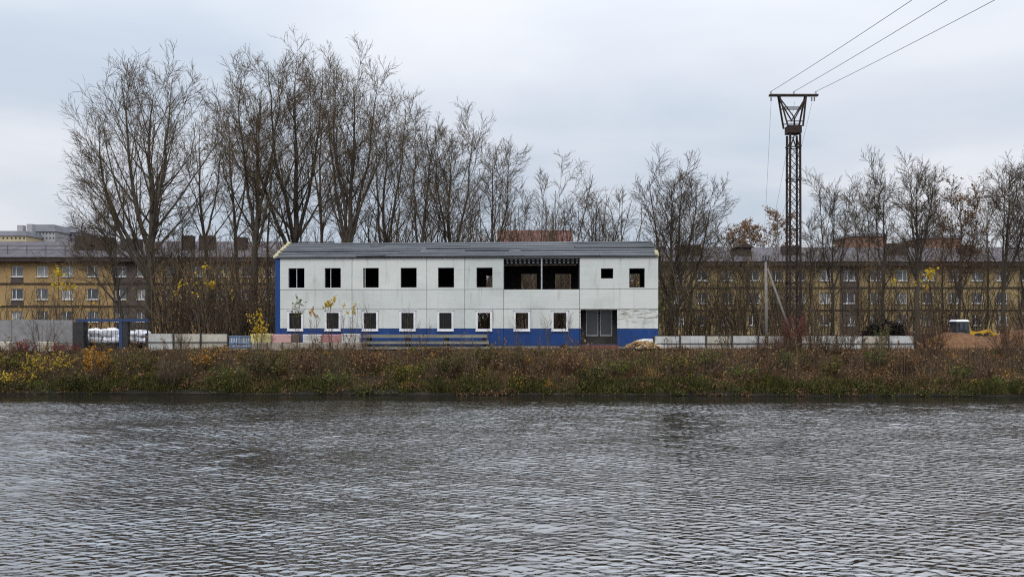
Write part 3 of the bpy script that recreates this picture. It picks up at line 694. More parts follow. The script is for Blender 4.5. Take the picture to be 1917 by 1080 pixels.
block('distant_building', 'distant orange brick block with pale turrets further right on the skyline', 1728, 1800, 440, 210, 12, M['far_brick'], M['far_grey'], 7, [455, 468], 0.8, turrets=((1745, 1.0),))

# ------------------------------------------------------------------ trees
def interp(P, t):
    """P (N,K,3), t (N,n) in 0..1 -> points and tangents (N,n,3)"""
    Nn, K, _ = P.shape
    x = np.clip(t, 0, 0.9999) * (K - 1); k = x.astype(int); fr = (x - k)[..., None]
    r_ = np.arange(Nn)[:, None]
    a, b = P[r_, k], P[r_, k + 1]
    tan = b - a; tan /= np.linalg.norm(tan, axis=-1, keepdims=True) + 1e-9
    return a + (b - a) * fr, tan, k, fr[..., 0]
def sprout(rng, P, Rr, n, t0, t1, ang, lenf, K, trop, wob, rf, rmin, tp=0.55, golden=False):
    Nn = P.shape[0]
    t = t0 + (t1 - t0) * (np.arange(n)[None, :] + rng.random((Nn, n))) / n
    pos, tan, k, fr = interp(P, t)
    r_ = np.arange(Nn)[:, None]
    rad = Rr[r_, k] * (1 - fr) + Rr[r_, k + 1] * fr
    Lp = np.linalg.norm(np.diff(P, axis=1), axis=-1).sum(1)[:, None]
    ln = lenf(Lp, t) * rng.uniform(0.65, 1.2, t.shape)
    ref = np.where(np.abs(tan[..., 2:3]) < 0.9, np.array([0, 0, 1.0]), np.array([1.0, 0, 0]))
    u = np.cross(tan, ref); u /= np.linalg.norm(u, axis=-1, keepdims=True); v = np.cross(tan, u)
    az = rng.uniform(0, 6.283, t.shape) if not golden else (np.arange(n)[None, :] * 2.4 + rng.uniform(0, 6.28) + rng.normal(0, .4, t.shape))
    a = R(1) * rng.uniform(ang[0], ang[1], t.shape)
    d = tan * np.cos(a)[..., None] + (u * np.cos(az)[..., None] + v * np.sin(az)[..., None]) * np.sin(a)[..., None]
    d = d.reshape(-1, 3); p = pos.reshape(-1, 3); ln = ln.reshape(-1, 1); rad = rad.reshape(-1)
    pts = [p]
    for s in range(K - 1):
        d = d + np.array([0, 0, trop]) + rng.normal(0, wob, d.shape); d /= np.linalg.norm(d, axis=-1, keepdims=True)
        p = p + d * ln / (K - 1); pts.append(p)
    Q = np.stack(pts, 1)
    r0 = np.maximum(rad * rf, rmin)
    RR = np.maximum(r0[:, None] * (1 - tp * np.linspace(0, 1, K))[None, :], rmin * 0.6)
    return Q, RR
def tubes(P, Rr, S):
    Nn, K, _ = P.shape
    T = np.gradient(P, axis=1); T /= np.linalg.norm(T, axis=-1, keepdims=True) + 1e-9
    m = T.mean(1); ref = np.where(np.abs(m[:, 2:3]) < 0.8, np.array([0, 0, 1.0]), np.array([1.0, 0.13, 0]))
    u = np.cross(T, ref[:, None, :]); u /= np.linalg.norm(u, axis=-1, keepdims=True) + 1e-9; v = np.cross(T, u)
    an = np.arange(S) * 2 * math.pi / S
    V = P[:, :, None, :] + Rr[:, :, None, None] * (u[:, :, None, :] * np.cos(an)[None, None, :, None] + v[:, :, None, :] * np.sin(an)[None, None, :, None])
    base = (np.arange(Nn) * K * S)[:, None, None]; kk = (np.arange(K - 1) * S)[None, :, None]; s = np.arange(S)[None, None, :]; s2 = (s + 1) % S
    q = np.stack([base + kk + s, base + kk + s2, base + kk + S + s2, base + kk + S + s], -1).reshape(-1, 4)
    return V.reshape(-1, 3), q
def join(parts):
    V, Q, o = [], [], 0
    for v, q in parts: V.append(v); Q.append(q + o); o += len(v)
    return np.concatenate(V), np.concatenate(Q)
def leaf_quads(rng, pts, size, droop=0.3):
    n = len(pts); d = rng.normal(0, 1, (n, 3)); d[:, 2] -= droop; d /= np.linalg.norm(d, axis=1, keepdims=True)
    e = np.cross(d, rng.normal(0, 1, (n, 3))); e /= np.linalg.norm(e, axis=1, keepdims=True) + 1e-9
    s = (size * rng.uniform(0.6, 1.25, n))[:, None]
    V = np.stack([pts, pts + d * s * .5 + e * s * .42, pts + d * s, pts + d * s * .5 - e * s * .42], 1)
    return V.reshape(-1, 3), np.arange(4 * n).reshape(n, 4)
def leader(rng, a, b, K, wob, bow=0.0):
    t = np.linspace(0, 1, K)[:, None]; a = np.array(a); b = np.array(b); Lh = np.linalg.norm(b - a)
    P = a + (b - a) * t
    nz_ = np.cumsum(rng.normal(0, wob * Lh, (K, 3)), 0); nz_ -= nz_[0] + (nz_[-1] - nz_[0]) * t; nz_[:, 2] *= 0.2
    P = P + nz_
    if bow: P[:, 0] += bow * Lh * np.sin(np.pi * t[:, 0]) 
    return P
NTREE = [0]
def tree(name, label, bpx, Y, top, r0, cs=0.35, wd=0.46, n1=16, forks=(), seed=1, bark='bark', twig='twig', n2=7, n3=5, n4=2, leaf=None, nleaf=0, lsize=0.12,
         group=None, bow=0.0, cat='tree', ang1=(22, 50), trop=0.05, twig_r=0.0135, zb=None, wob=0.0055):
    NTREE[0] += 1
    rng = np.random.default_rng(seed * 7 + 13)
    if name == 'poplar_tree': wd *= 1.18; r0 *= 0.88; n3 += 1
    bx = (bpx - CX) * Y / F; z0 = gz(bx, Y) - 0.05 if zb is None else zb
    base = np.array([bx, Y, z0]); K = 12
    tp = np.array(at(top[0], top[1], Y)) + np.array([0, rng.normal(0, .5), 0])
    tp = base + (tp - base) * (0.815 if forks else 0.86)
    lead = [leader(rng, base, tp, K, wob, bow)]
    lr = [r0 * (1.0 - 0.93 * np.linspace(0, 1, K) ** 0.85)]
    lr[0][0] *= 1.25
    Hh = tp[2] - z0
    for (t, fx, fy) in forks:
        p, tan, k, fr = interp(lead[0][None], np.array([[t]])); p = p[0, 0]
        e = np.array(at(fx, fy, Y)) + np.array([0, rng.normal(0, Hh * .06), 0]); e = p + (e - p) * 0.865
        Q = leader(rng, p, e, K, wob * 1.2); 
        # leave the trunk steeply, then bend to the goal
        s = np.linspace(0, 1, K)[:, None]; out_ = np.array([(e - p)[0], (e - p)[1], 0.0]); Q = Q + out_ * (0.22 * np.sin(np.pi * s)) 
        rs = lr[0][int(t * (K - 1))] * 0.72
        lead.append(Q); lr.append(rs * (1.0 - 0.9 * np.linspace(0, 1, K) ** 0.9))
    P0 = np.stack(lead); R0 = np.stack(lr)
    # limbs: long, ascending, evenly spread round the trunk
    cs_l = lambda Lp, t: wd * Hh * np.clip(1.27 - t, 0.05, 1) ** 0.8
    P1, R1 = sprout(rng, P0[:1], R0[:1], n1, cs, 0.95, ang1, cs_l, 8, trop, 0.03, 0.47, 0.02, tp=.84, golden=True)
    if len(lead) > 1:
        nf = max(6, int(n1 * .5))
        Pb, Rb = sprout(rng, P0[1:], R0[1:], nf, 0.12, 0.95, (20, 50), lambda Lp, t: 0.46 * Lp * np.clip(1.28 - t, .05, 1) ** .8, 8, trop, 0.03, 0.47, 0.018, tp=.84)
        P1 = np.concatenate([P1, Pb]); R1 = np.concatenate([R1, Rb])
    P2, R2 = sprout(rng, P1, R1, n2, 0.08, 0.97, (20, 50), lambda Lp, t: 0.42 * Lp * (1.1 - 0.6 * t) + .3, 5, trop * .6, 0.035, 0.5, twig_r * 1.3, tp=.7)
    Pe, Re = sprout(rng, P0, R0, 10, max(cs, .35), 0.99, (28, 58), lambda Lp, t: 0.11 * Lp * (1.4 - t), 5, trop, 0.06, 0.35, twig_r * 1.3, tp=.7)
    P2 = np.concatenate([P2, Pe]); R2 = np.concatenate([R2, Re])
    P3, R3 = sprout(rng, P2, R2, n3, 0.1, 1.0, (18, 46), lambda Lp, t: 0.42 * Lp * (1.1 - 0.5 * t) + .35, 3, trop * .5, 0.035, 0.6, twig_r * .95)
    parts = [tubes(P2, R2, 3), tubes(P3, R3, 3)]; tips = P3
    if n4:
        P4, R4 = sprout(rng, P3, R3, n4, 0.15, 1.0, (16, 44), lambda Lp, t: np.clip(0.6 * Lp, 0.35, 1.1) * (1.1 - .3 * t), 2, trop * .5, 0.07, 0.75, twig_r * 0.8)
        parts.append(tubes(P4, R4, 3)); tips = P4
    o = empty(name, tuple(base), 0, label, cat, group)
    v, q = join([tubes(P0, R0, 9), tubes(P1, R1, 6)])
    link('trunk', np_mesh('trunk', v - base, q, smooth=True), M[bark], o)
    v, q = join(parts)
    cr = link('crown', np_mesh('crown', v - base, q), M[twig], o)
    if leaf and nleaf:
        pts = tips[rng.integers(0, len(tips), nleaf), rng.integers(1, tips.shape[1], nleaf)]
        v, q = leaf_quads(rng, pts, lsize)
        link('leaves', np_mesh('leaves', v - base, q), M[leaf], o)['kind'] = 'stuff'
    return o
T = 'bare trees behind the white building'; TR = 'bare trees on the right of the pylon'; TL = 'bare trees left of the white building'
tree('poplar_tree', 'broad bare poplar, leftmost of the tall trees, limbs fanning far out left', 277, 64, (292, 72), 0.46, .30, .42, 20, [(.34, 228, 92), (.36, 345, 108), (.28, 172, 195), (.25, 188, 268)], 1, group=TL)
tree('bare_tree', 'low round bare tree leaning left beneath the broad poplar', 236, 60, (175, 345), 0.17, .28, .42, 12, [(.35, 215, 340), (.3, 135, 395)], 2, 'bark_dark', 'twig_dark', n2=7, group=TL)
tree('bare_tree', 'slim dark bare tree between the broad poplar and its pale neighbour', 338, 66, (341, 345), 0.14, .3, .36, 12, [], 3, 'bark_dark', 'twig_dark', n2=6, group=TL)
tree('poplar_tree', 'tall pale trunked poplar leaning left, second of the tall trees', 418, 70, (370, 150), 0.30, .42, .34, 12, [(.48, 425, 175)], 4, bow=-0.015, n2=7, group=TL)
tree('poplar_tree', 'tall straight poplar with narrow crown, third of the tall trees', 452, 73, (424, 112), 0.30, .40, .34, 13, [(.46, 470, 118)], 5, n2=7, group=TL)
tree('poplar_tree', 'thick trunked poplar just left of the white building, crown forked in three', 479, 66, (487, 82), 0.44, .34, .36, 16, [(.42, 445, 95), (.45, 528, 95)], 6, 'bark_dark', group=TL)
tree('bare_tree', 'thin bare tree rising right above the building corner', 508, 75, (516, 185), 0.17, .32, .32, 12, [], 7, 'bark_dark', 'twig_dark', n2=6, group=T)
tree('poplar_tree', 'tallest poplar, above the first windows of the white building', 557, 68, (548, 40), 0.45, .30, .38, 18, [(.36, 503, 72), (.38, 603, 62), (.3, 470, 180)], 8, 'bark_dark', group=T)
tree('poplar_tree', 'slender straight poplar between the two tallest ones', 599, 75, (604, 66), 0.28, .38, .34, 14, [(.45, 580, 110)], 9, group=T)
tree('poplar_tree', 'heavy limbed tall poplar, above the third window column of the white building', 653, 67, (668, 60), 0.42, .30, .38, 18, [(.38, 628, 72), (.4, 710, 82), (.3, 600, 160)], 10, 'bark_dark', group=T)
tree('poplar_tree', 'medium poplar with dense crown, next right of the heavy limbed one', 706, 72, (722, 138), 0.32, .30, .38, 16, [(.36, 768, 145), (.36, 690, 170)], 11, group=T)
tree('bare_tree', 'thin bare tree filling the gap before the right leaning poplar', 742, 79, (742, 210), 0.16, .3, .34, 12, [], 12, 'bark_dark', n2=6, group=T)
tree('poplar_tree', 'poplar leaning right with a curved trunk, above the fifth window column', 772, 68, (822, 172), 0.30, .30, .36, 15, [(.4, 775, 160)], 13, 'bark_dark', group=T, bow=-0.02)
tree('poplar_tree', 'poplar with spreading round crown above the sixth window column', 842, 70, (848, 192), 0.32, .28, .40, 16, [(.36, 893, 202), (.34, 812, 230)], 14, 'bark_dark', group=T)
tree('bare_tree', 'thin upright bare tree between the last two poplars of the row', 882, 76, (880, 300), 0.13, .25, .3, 10, [], 15, 'bark_dark', 'twig_dark', n2=6, group=T)
tree('poplar_tree', 'lowest and rightmost poplar of the tall row', 918, 72, (925, 222), 0.27, .26, .38, 14, [(.38, 958, 245)], 16, 'bark_dark', group=T)
tree('bare_tree', 'thin bare tree leaning right beside the last poplar', 962, 70, (988, 335), 0.09, .3, .3, 10, [], 17, 'bark_dark', 'twig_dark', n2=5, n4=2, group=T)
tree('young_tree', 'sparse young tree with two upswept stems over the roof ridge', 1004, 66, (1022, 252), 0.10, .40, .2, 9, [(.3, 1060, 256)], 18, n2=4, n3=4, n4=2, group=T, ang1=(18, 34))
tree('bare_tree', 'low spreading bare tree behind the right half of the roof', 1112, 68, (1118, 328), 0.15, .25, .44, 12, [(.3, 1078, 325), (.32, 1168, 342)], 19, 'bark_dark', 'twig_dark', n2=7, group=T)
tree('bare_tree', 'small bare tree low behind the roof between the young tree and the spreading one', 1048, 70, (1046, 375), 0.10, .3, .4, 10, [], 20, 'bark_dark', 'twig_dark', n2=6, n4=2, group=T)
tree('bare_tree', 'big many stemmed dark bare tree at the right end of the white building', 1258, 62, (1252, 286), 0.24, .22, .40, 16, [(.22, 1208, 296), (.24, 1316, 305), (.2, 1286, 288), (.15, 1340, 350)], 21, 'bark_dark', 'twig_dark', n2=7, group=T)
tree('bare_tree', 'slim dark bare tree close behind the many stemmed one', 1292, 67, (1300, 330), 0.13, .25, .36, 12, [], 22, 'bark_dark', 'twig_dark', n2=6, group=T)
tree('bare_tree', 'dark bare tree leaning far left in front of the ochre house', 1442, 58, (1345, 420), 0.13, .35, .34, 11, [], 23, 'bark_dark', 'twig_dark', n2=5, n4=2, group=T, bow=0.02)
for k, (bp, tpx, tpy, lab) in enumerate(((1376, 1378, 398, 'brown leaved birch, left of the three behind the ochre house roof'), (1408, 1402, 384, 'brown leaved birch, middle of the three behind the ochre house roof'),
                                     (1452, 1456, 362, 'tallest brown leaved birch, right of the three behind the ochre house roof'))):
    tree('birch_tree', lab, bp, 126 + 3 * k, (tpx, tpy), 0.2, .4, .3, 12, [], 30 + k, 'bark_pale', 'twig_red', n2=7, n3=5, n4=2, leaf='birch_leaf', nleaf=15000, lsize=0.13, group='birches behind the ochre house', twig_r=.02)
tree('bare_tree', 'thin bare tree hidden behind the lattice pylon', 1512, 66, (1518, 385), 0.10, .3, .34, 10, [], 40, 'bark_dark', 'twig_dark', n2=6, n4=2, group=TR)
tree('bare_tree', 'forked bare tree, first one right of the pylon', 1558, 66, (1562, 298), 0.16, .28, .34, 13, [(.3, 1528, 305), (.35, 1592, 325)], 41, 'bark_dark', 'twig_dark', n2=6, n4=2, group=TR)
tree('bare_tree', 'slim bare tree, second one right of the pylon', 1606, 71, (1602, 330), 0.12, .3, .3, 11, [], 42, 'bark_dark', n2=6, n4=2, group=TR)
tree('bare_tree', 'tall narrow bare tree, tallest between pylon and thick trunk', 1651, 63, (1656, 262), 0.17, .30, .28, 14, [(.35, 1632, 290)], 43, 'bark_dark', 'twig_dark', n2=6, n4=2, group=TR)
tree('bare_tree', 'slim bare tree just left of the tall narrow one', 1630, 72, (1622, 310), 0.12, .3, .3, 11, [], 44, 'bark_dark', n2=6, n4=2, group=TR)
tree('bare_tree', 'bare tree with thick straight dark trunk and fan shaped crown, right', 1715, 60, (1718, 276), 0.24, .36, .36, 16, [(.42, 1690, 298), (.42, 1752, 292)], 45, 'bark_dark', 'twig_dark', n2=6, n4=2, group=TR)
tree('bare_tree', 'thin bare tree right of the thick straight trunk', 1762, 69, (1764, 360), 0.11, .3, .34, 11, [], 46, 'bark_dark', n2=6, n4=2, group=TR, leaf='leaf_brown', nleaf=150)
tree('leafy_tree', 'forked tree still holding brown leaves, behind the soil mound', 1798, 65, (1800, 312), 0.15, .3, .34, 13, [(.3, 1772, 330), (.3, 1828, 335)], 47, 'bark_dark', 'twig_red', n2=6, n4=2, leaf='leaf_brown', nleaf=1300, lsize=.16, group=TR)
tree('bare_tree', 'slim bare tree above the yellow digger', 1846, 71, (1844, 335), 0.13, .3, .34, 12, [], 48, 'bark_dark', n2=6, n4=2, group=TR)
tree('bare_tree', 'tall bare tree, second from the right edge', 1879, 62, (1890, 256), 0.19, .28, .36, 15, [(.32, 1868, 310), (.34, 1935, 275)], 49, 'bark_dark', 'twig_dark', n2=7, n4=2, group=TR)
tree('bare_tree', 'bare tree cut by the right edge of the view', 1913, 67, (1930, 290), 0.15, .25, .36, 13, [(.3, 1890, 330)], 50, 'bark_dark', 'twig_dark', n2=6, n4=2, group=TR)
tree('bare_tree', 'low bushy bare tree left of the slim dark one, before the yellow house', 308, 61, (302, 430), 0.08, .2, .4, 11, [], 51, 'bark_dark', 'twig_dark', n2=6, n4=2, group=TL)

# ------------------------------------------------------------------ shrubs, saplings
def shrub(name, label, px, Y, hgt, width, stems, seed, twig='brush', leaf=None, nleaf=0, lsize=0.08, n2=6, n3=3, cat='shrub', group=None, lean=0.0, sr=0.018, clump=0, top_only=None, zoff=0.0, bark=None):
    rng = np.random.default_rng(seed * 11 + 5)
    bx = (px - CX) * Y / F; z0 = float(gz_np(np.array(bx), np.array(Y))) - 0.04 + zoff
    base = np.array([bx, Y, z0]); K = 7; P = []; Rr = []
    for k in range(stems):
        an = rng.uniform(0, 6.283); rad = math.sqrt(rng.random())
        a = base + np.array([math.cos(an), math.sin(an), 0]) * rad * width * 0.16
        hh = hgt * rng.uniform(0.7, 1.0) * (1 - 0.3 * rad ** 2)
        e = a + np.array([math.cos(an) * rad * width * 0.42 + lean, math.sin(an) * rad * width * 0.3, hh])
        P.append(leader(rng, a, e, K, 0.02)); Rr.append(sr * rng.uniform(.7, 1.2) * (1 - 0.75 * np.linspace(0, 1, K)))
    P0, R0 = np.stack(P), np.stack(Rr)
    P2, R2 = sprout(rng, P0, R0, n2, 0.2, 0.98, (18, 48), lambda Lp, t: 0.34 * Lp * (1.2 - .7 * t), 4, 0.06, 0.1, 0.6, 0.007)
    P3, R3 = sprout(rng, P2, R2, n3, 0.2, 1.0, (20, 50), lambda Lp, t: 0.45 * Lp * (1.1 - .5 * t), 3, 0.05, 0.12, 0.7, 0.0055)
    o = empty(name, tuple(base), 0, label, cat, group)
    v, q = tubes(P0, R0, 5); link('stems', np_mesh('stems', v - base, q), M[bark or twig], o)['kind'] = 'stuff'
    v, q = join([tubes(P2, R2, 3), tubes(P3, R3, 3)]); link('twigs', np_mesh('twigs', v - base, q), M[twig], o)['kind'] = 'stuff'
    if nleaf:
        tp = P3
        if top_only is not None:
            keep = tp[:, 1, 2] > z0 + hgt * top_only
            if keep.sum() > 5: tp = tp[keep]
        if clump: tp = tp[rng.integers(0, len(tp), clump)]
        pts = tp[rng.integers(0, len(tp), nleaf), rng.integers(1, 3, nleaf)] + (rng.normal(0, .09, (nleaf, 3)) if clump else 0) + rng.normal(0, lsize * .3, (nleaf, 3))
        v, q = leaf_quads(rng, pts, lsize); link('leaves', np_mesh('leaves', v - base, q), M[leaf], o)['kind'] = 'stuff'
    return o
BK = 'shrubs on the river bank'
shrub('bush', 'olive yellow bush at the left end of the bank', 22, 47.6, 1.25, 2.6, 22, 1, leaf='leaf_olive', nleaf=1500, lsize=.11, group=BK)
shrub('bush', 'yellow flecked bush near the water, left of the orange shrub', 88, 46.6, 1.6, 2.6, 24, 2, leaf='leaf_yellow', nleaf=620, lsize=.085, group=BK)
shrub('shrub', 'narrow shrub with bright orange leaves below the blue gate', 181, 46.4, 2.1, 1.3, 12, 3, leaf='leaf_orange', nleaf=800, lsize=.10, group=BK)
shrub('shrub', 'dense brown upright shrub overhanging the water, left', 322, 45.3, 2.0, 1.9, 46, 4, twig='brush', group=BK)
shrub('bush', 'yellow green bush low on the bank right of the brown upright shrub', 425, 45.9, 1.0, 2.2, 18, 5, leaf='leaf_green', nleaf=800, lsize=.08, group=BK)
shrub('shrub', 'red brown bare shrub below the striped painted blocks', 578, 47.0, 1.5, 2.0, 26, 6, twig='twig_red', leaf='leaf_brown', nleaf=250, group=BK)
shrub('bush', 'small green bush at the waterline below the red painted block', 632, 45.3, 0.9, 1.8, 16, 7, leaf='leaf_green', nleaf=650, lsize=.08, group=BK)
shrub('bush', 'low olive bush above the water below the slab stack', 760, 46.0, 0.85, 2.4, 16, 8, leaf='leaf_olive', nleaf=900, lsize=.09, group=BK)
shrub('shrub', 'straw coloured tall weedy shrub below the missing wall panel', 965, 46.6, 1.7, 1.6, 30, 9, leaf='leaf_olive', nleaf=350, lsize=.07, group=BK)
shrub('bush', 'dark green bush on the slope below the doorway', 1165, 46.4, 1.0, 2.6, 18, 10, leaf='leaf_green', nleaf=850, lsize=.085, group=BK)
shrub('bush', 'yellow green bush low on the bank below the white fence', 1385, 45.7, 0.9, 2.0, 16, 11, leaf='leaf_green', nleaf=600, lsize=.08, group=BK)
shrub('bush', 'green weedy bush on the slope under the dark brush heap', 1645, 46.8, 1.3, 2.0, 20, 12, leaf='leaf_green', nleaf=600, lsize=.085, group=BK)
shrub('shrub', 'large dark brown bare shrub in front of the soil mound', 1740, 48.6, 2.1, 2.6, 44, 13, twig='twig_red', group=BK)
shrub('shrub', 'tall reddish bare shrub at the right edge of the bank', 1888, 48.8, 2.3, 2.8, 44, 14, twig='twig_red', group=BK)
shrub('bush', 'small green tuft bush at the waterline near the right edge', 1800, 45.4, 0.9, 1.3, 14, 15, leaf='leaf_green', nleaf=400, lsize=.08, group=BK)
shrub('bush', 'dull red leaved bush in front of the grey wall at far left', 42, 50.6, 1.0, 1.7, 18, 16, twig='twig_red', leaf='leaf_red', nleaf=420, lsize=.085, group=BK)
shrub('bush', 'dull red leaved bush in front of the grey wall beside the gate post', 120, 50.6, 0.9, 1.8, 18, 17, twig='twig_red', leaf='leaf_red', nleaf=420, lsize=.085, group=BK)
shrub('shrub', 'shrub with red leaves at the foot of the lattice pylon', 1492, 49.4, 2.4, 1.5, 24, 18, twig='twig_red', leaf='leaf_red', nleaf=380, lsize=.08, group=BK)
shrub('shrub', 'brown bare shrub around the foot of the concrete pole', 1448, 49.0, 1.4, 2.6, 36, 19, twig='twig_red', group=BK)
shrub('shrub', 'brown bare shrub right of the pylon foot', 1545, 49.2, 1.5, 2.6, 36, 20, twig='brush', group=BK)
shrub('shrub', 'pale green leaved sapling bush before the fence under the brush heap', 1652, 51.0, 1.7, 1.4, 10, 21, leaf='leaf_green', nleaf=330, lsize=.07, group=BK)
shrub('shrub', 'bare grey shrub in front of the cream fence', 340, 50.6, 1.5, 1.4, 14, 22, group=BK)
shrub('shrub', 'orange tinged leafy shrub at the end of the white fence', 1752, 52.6, 1.0, 1.2, 12, 23, leaf='leaf_orange', nleaf=260, lsize=.09, group=BK)
shrub('shrub', 'tall thin stemmed bare shrub between concrete pole and pylon', 1462, 50.2, 2.6, 1.2, 16, 24, twig='twig_red', group=BK)
shrub('shrub', 'tall thin stemmed bare shrub just right of the pylon legs', 1520, 50.3, 2.8, 1.4, 16, 25, twig='brush', group=BK)
shrub('shrub', 'tall bare shrub before the middle of the right white fence', 1588, 50.4, 2.6, 1.6, 16, 26, twig='brush', group=BK)
shrub('shrub', 'tall bare shrub before the left part of the right white fence', 1362, 50.6, 1.7, 1.6, 14, 27, twig='brush', group=BK)
for (px_, Yb, h_, w_, n_, sd_, tw, lf, nl, lab) in (
        (255, 46.8, 1.5, 2.2, 26, 101, 'brush', 'leaf_olive', 700, 'olive weedy bush between the orange shrub and the brown upright shrub'),
        (385, 47.6, 1.2, 2.0, 24, 102, 'brush', 'leaf_orange', 300, 'low orange flecked shrub below the cream panel fence'),
        (500, 46.2, 1.3, 2.4, 26, 103, 'brush', 'weed_dark', 900, 'dark green bush on the slope below the yellow painted block'),
        (695, 47.4, 1.4, 2.2, 26, 104, 'twig_red', 'leaf_brown', 500, 'russet shrub below the left end of the slab stack'),
        (835, 46.3, 1.2, 2.6, 24, 105, 'brush', 'weed_dark', 900, 'dark leafy bush on the slope below the middle of the slab stack'),
        (905, 47.4, 1.3, 1.8, 26, 106, 'brush', 'leaf_olive', 500, 'yellow olive shrub below the right end of the slab stack'),
        (1060, 46.6, 1.5, 2.2, 28, 107, 'twig_red', 'leaf_brown', 600, 'rust brown shrub on the slope left of the doorway'),
        (1110, 45.5, 1.0, 2.0, 20, 108, 'brush', 'weed_dark', 800, 'dark bush hanging over the water below the doorway'),
        (1268, 46.4, 1.2, 2.6, 26, 109, 'brush', 'leaf_olive', 700, 'olive bush on the slope below the left end of the right white fence'),
        (1330, 47.2, 1.1, 1.8, 20, 110, 'brush', 'leaf_green', 450, 'fresh green weedy bush below the right white fence, left part'),
        (1560, 46.0, 1.1, 1.6, 20, 111, 'brush', 'leaf_olive', 420, 'straw green tuft bush on the leaf covered slope right of the pylon'),
        (1470, 46.2, 1.3, 1.0, 12, 112, 'brush', 'leaf_green', 260, 'narrow green tuft on the slope below the pylon'),
        (1690, 46.0, 1.3, 1.8, 26, 113, 'twig_red', 'leaf_brown', 350, 'brown shrub on the slope left of the large dark brown shrub'),
        (150, 45.4, 0.9, 1.8, 18, 114, 'brush', 'weed_dark', 700, 'dark bush at the waterline left of the orange shrub'),
        (30, 45.5, 1.0, 2.2, 20, 115, 'brush', 'leaf_yellow', 300, 'yellow leaved low bush at the waterline by the left edge')):
    shrub('bush', lab, px_, Yb, h_, w_, n_, sd_, twig=tw, leaf=lf, nleaf=nl, lsize=.095, group=BK)
SP = 'thin saplings in front of the white building'
sap = [(558, 3.4, 'leaf_green', 90, .62, 'thin sapling with a few green leaves before the first ground floor window'),
       (590, 3.0, 'leaf_orange', 55, .7, 'thin sapling with an orange tuft between the first two ground floor windows'),
       (622, 3.7, 'leaf_yellow', 120, .72, 'thin sapling with yellow orange top below the second upper window'),
       (648, 3.2, 'leaf_yellow', 60, .7, 'stouter pale stemmed sapling with yellow tip right of the second window'),
       (668, 2.9, None, 0, 0, 'twiggy bare sapling over the end of the painted blocks'),
       (692, 3.5, None, 0, 0, 'bare sapling in front of the third ground floor window'),
       (764, 3.3, None, 0, 0, 'bare sapling in front of the fourth ground floor window'),
       (792, 2.3, None, 0, 0, 'short bare sapling between the fourth and fifth ground floor windows'),
       (976, 2.7, None, 0, 0, 'bare sapling in front of the seventh ground floor window'),
       (1026, 3.1, None, 0, 0, 'twiggy bare sapling between the last two ground floor windows'),
       (1060, 3.2, None, 0, 0, 'bare sapling beside the last ground floor window, left of the doorway')]
for k, (px, hh, lf, nl, to, lab) in enumerate(sap):
    shrub('sapling', lab, px, 50.8 + .1 * (k % 4), hh, 0.9, 4, 40 + k, twig='brush', leaf=lf, nleaf=nl, lsize=.13, n2=7, n3=2, cat='sapling', group=SP, top_only=to, sr=.016)
shrub('sapling', 'sapling thick with yellow leaves beside the blue corner of the building', 482, 51.6, 2.9, 0.9, 5, 60, leaf='leaf_yellow', nleaf=260, lsize=.13, n2=7, n3=3, cat='sapling', top_only=.2)
shrub('sapling', 'tall sapling with yellow maple leaves high before the yellow house, far left', 100, 55, 5.6, 3.4, 7, 61, twig='twig_dark', leaf='leaf_yellow', nleaf=95, clump=11, lsize=.2, n2=8, n3=3, cat='sapling', top_only=.72, sr=.03)
shrub('sapling', 'tall sapling with golden leaf tufts between broad poplar and white building', 392, 56, 5.7, 4.2, 8, 62, twig='twig_dark', leaf='leaf_yellow', nleaf=95, clump=12, lsize=.2, n2=8, n3=3, cat='sapling', top_only=.6, sr=.03)
shrub('sapling', 'sapling with yellow leaf tufts right of the thick straight trunk', 1725, 55, 5.8, 3.4, 7, 63, twig='twig_dark', leaf='leaf_yellow', nleaf=75, clump=9, lsize=.2, n2=8, n3=3, cat='sapling', top_only=.72, sr=.03)
shrub('sapling', 'slender sapling with yellow leaves at the right end of the white building', 1246, 54, 4.2, 1.0, 3, 64, twig='brush', leaf='leaf_green', nleaf=40, lsize=.16, n2=6, n3=3, cat='sapling', top_only=.6, sr=.02)
shrub('sapling', 'thin bare saplings clump before the grey wall, far left', 78, 51.2, 2.6, 2.8, 16, 65, twig='brush', n2=5, n3=2, cat='sapling', sr=.016)

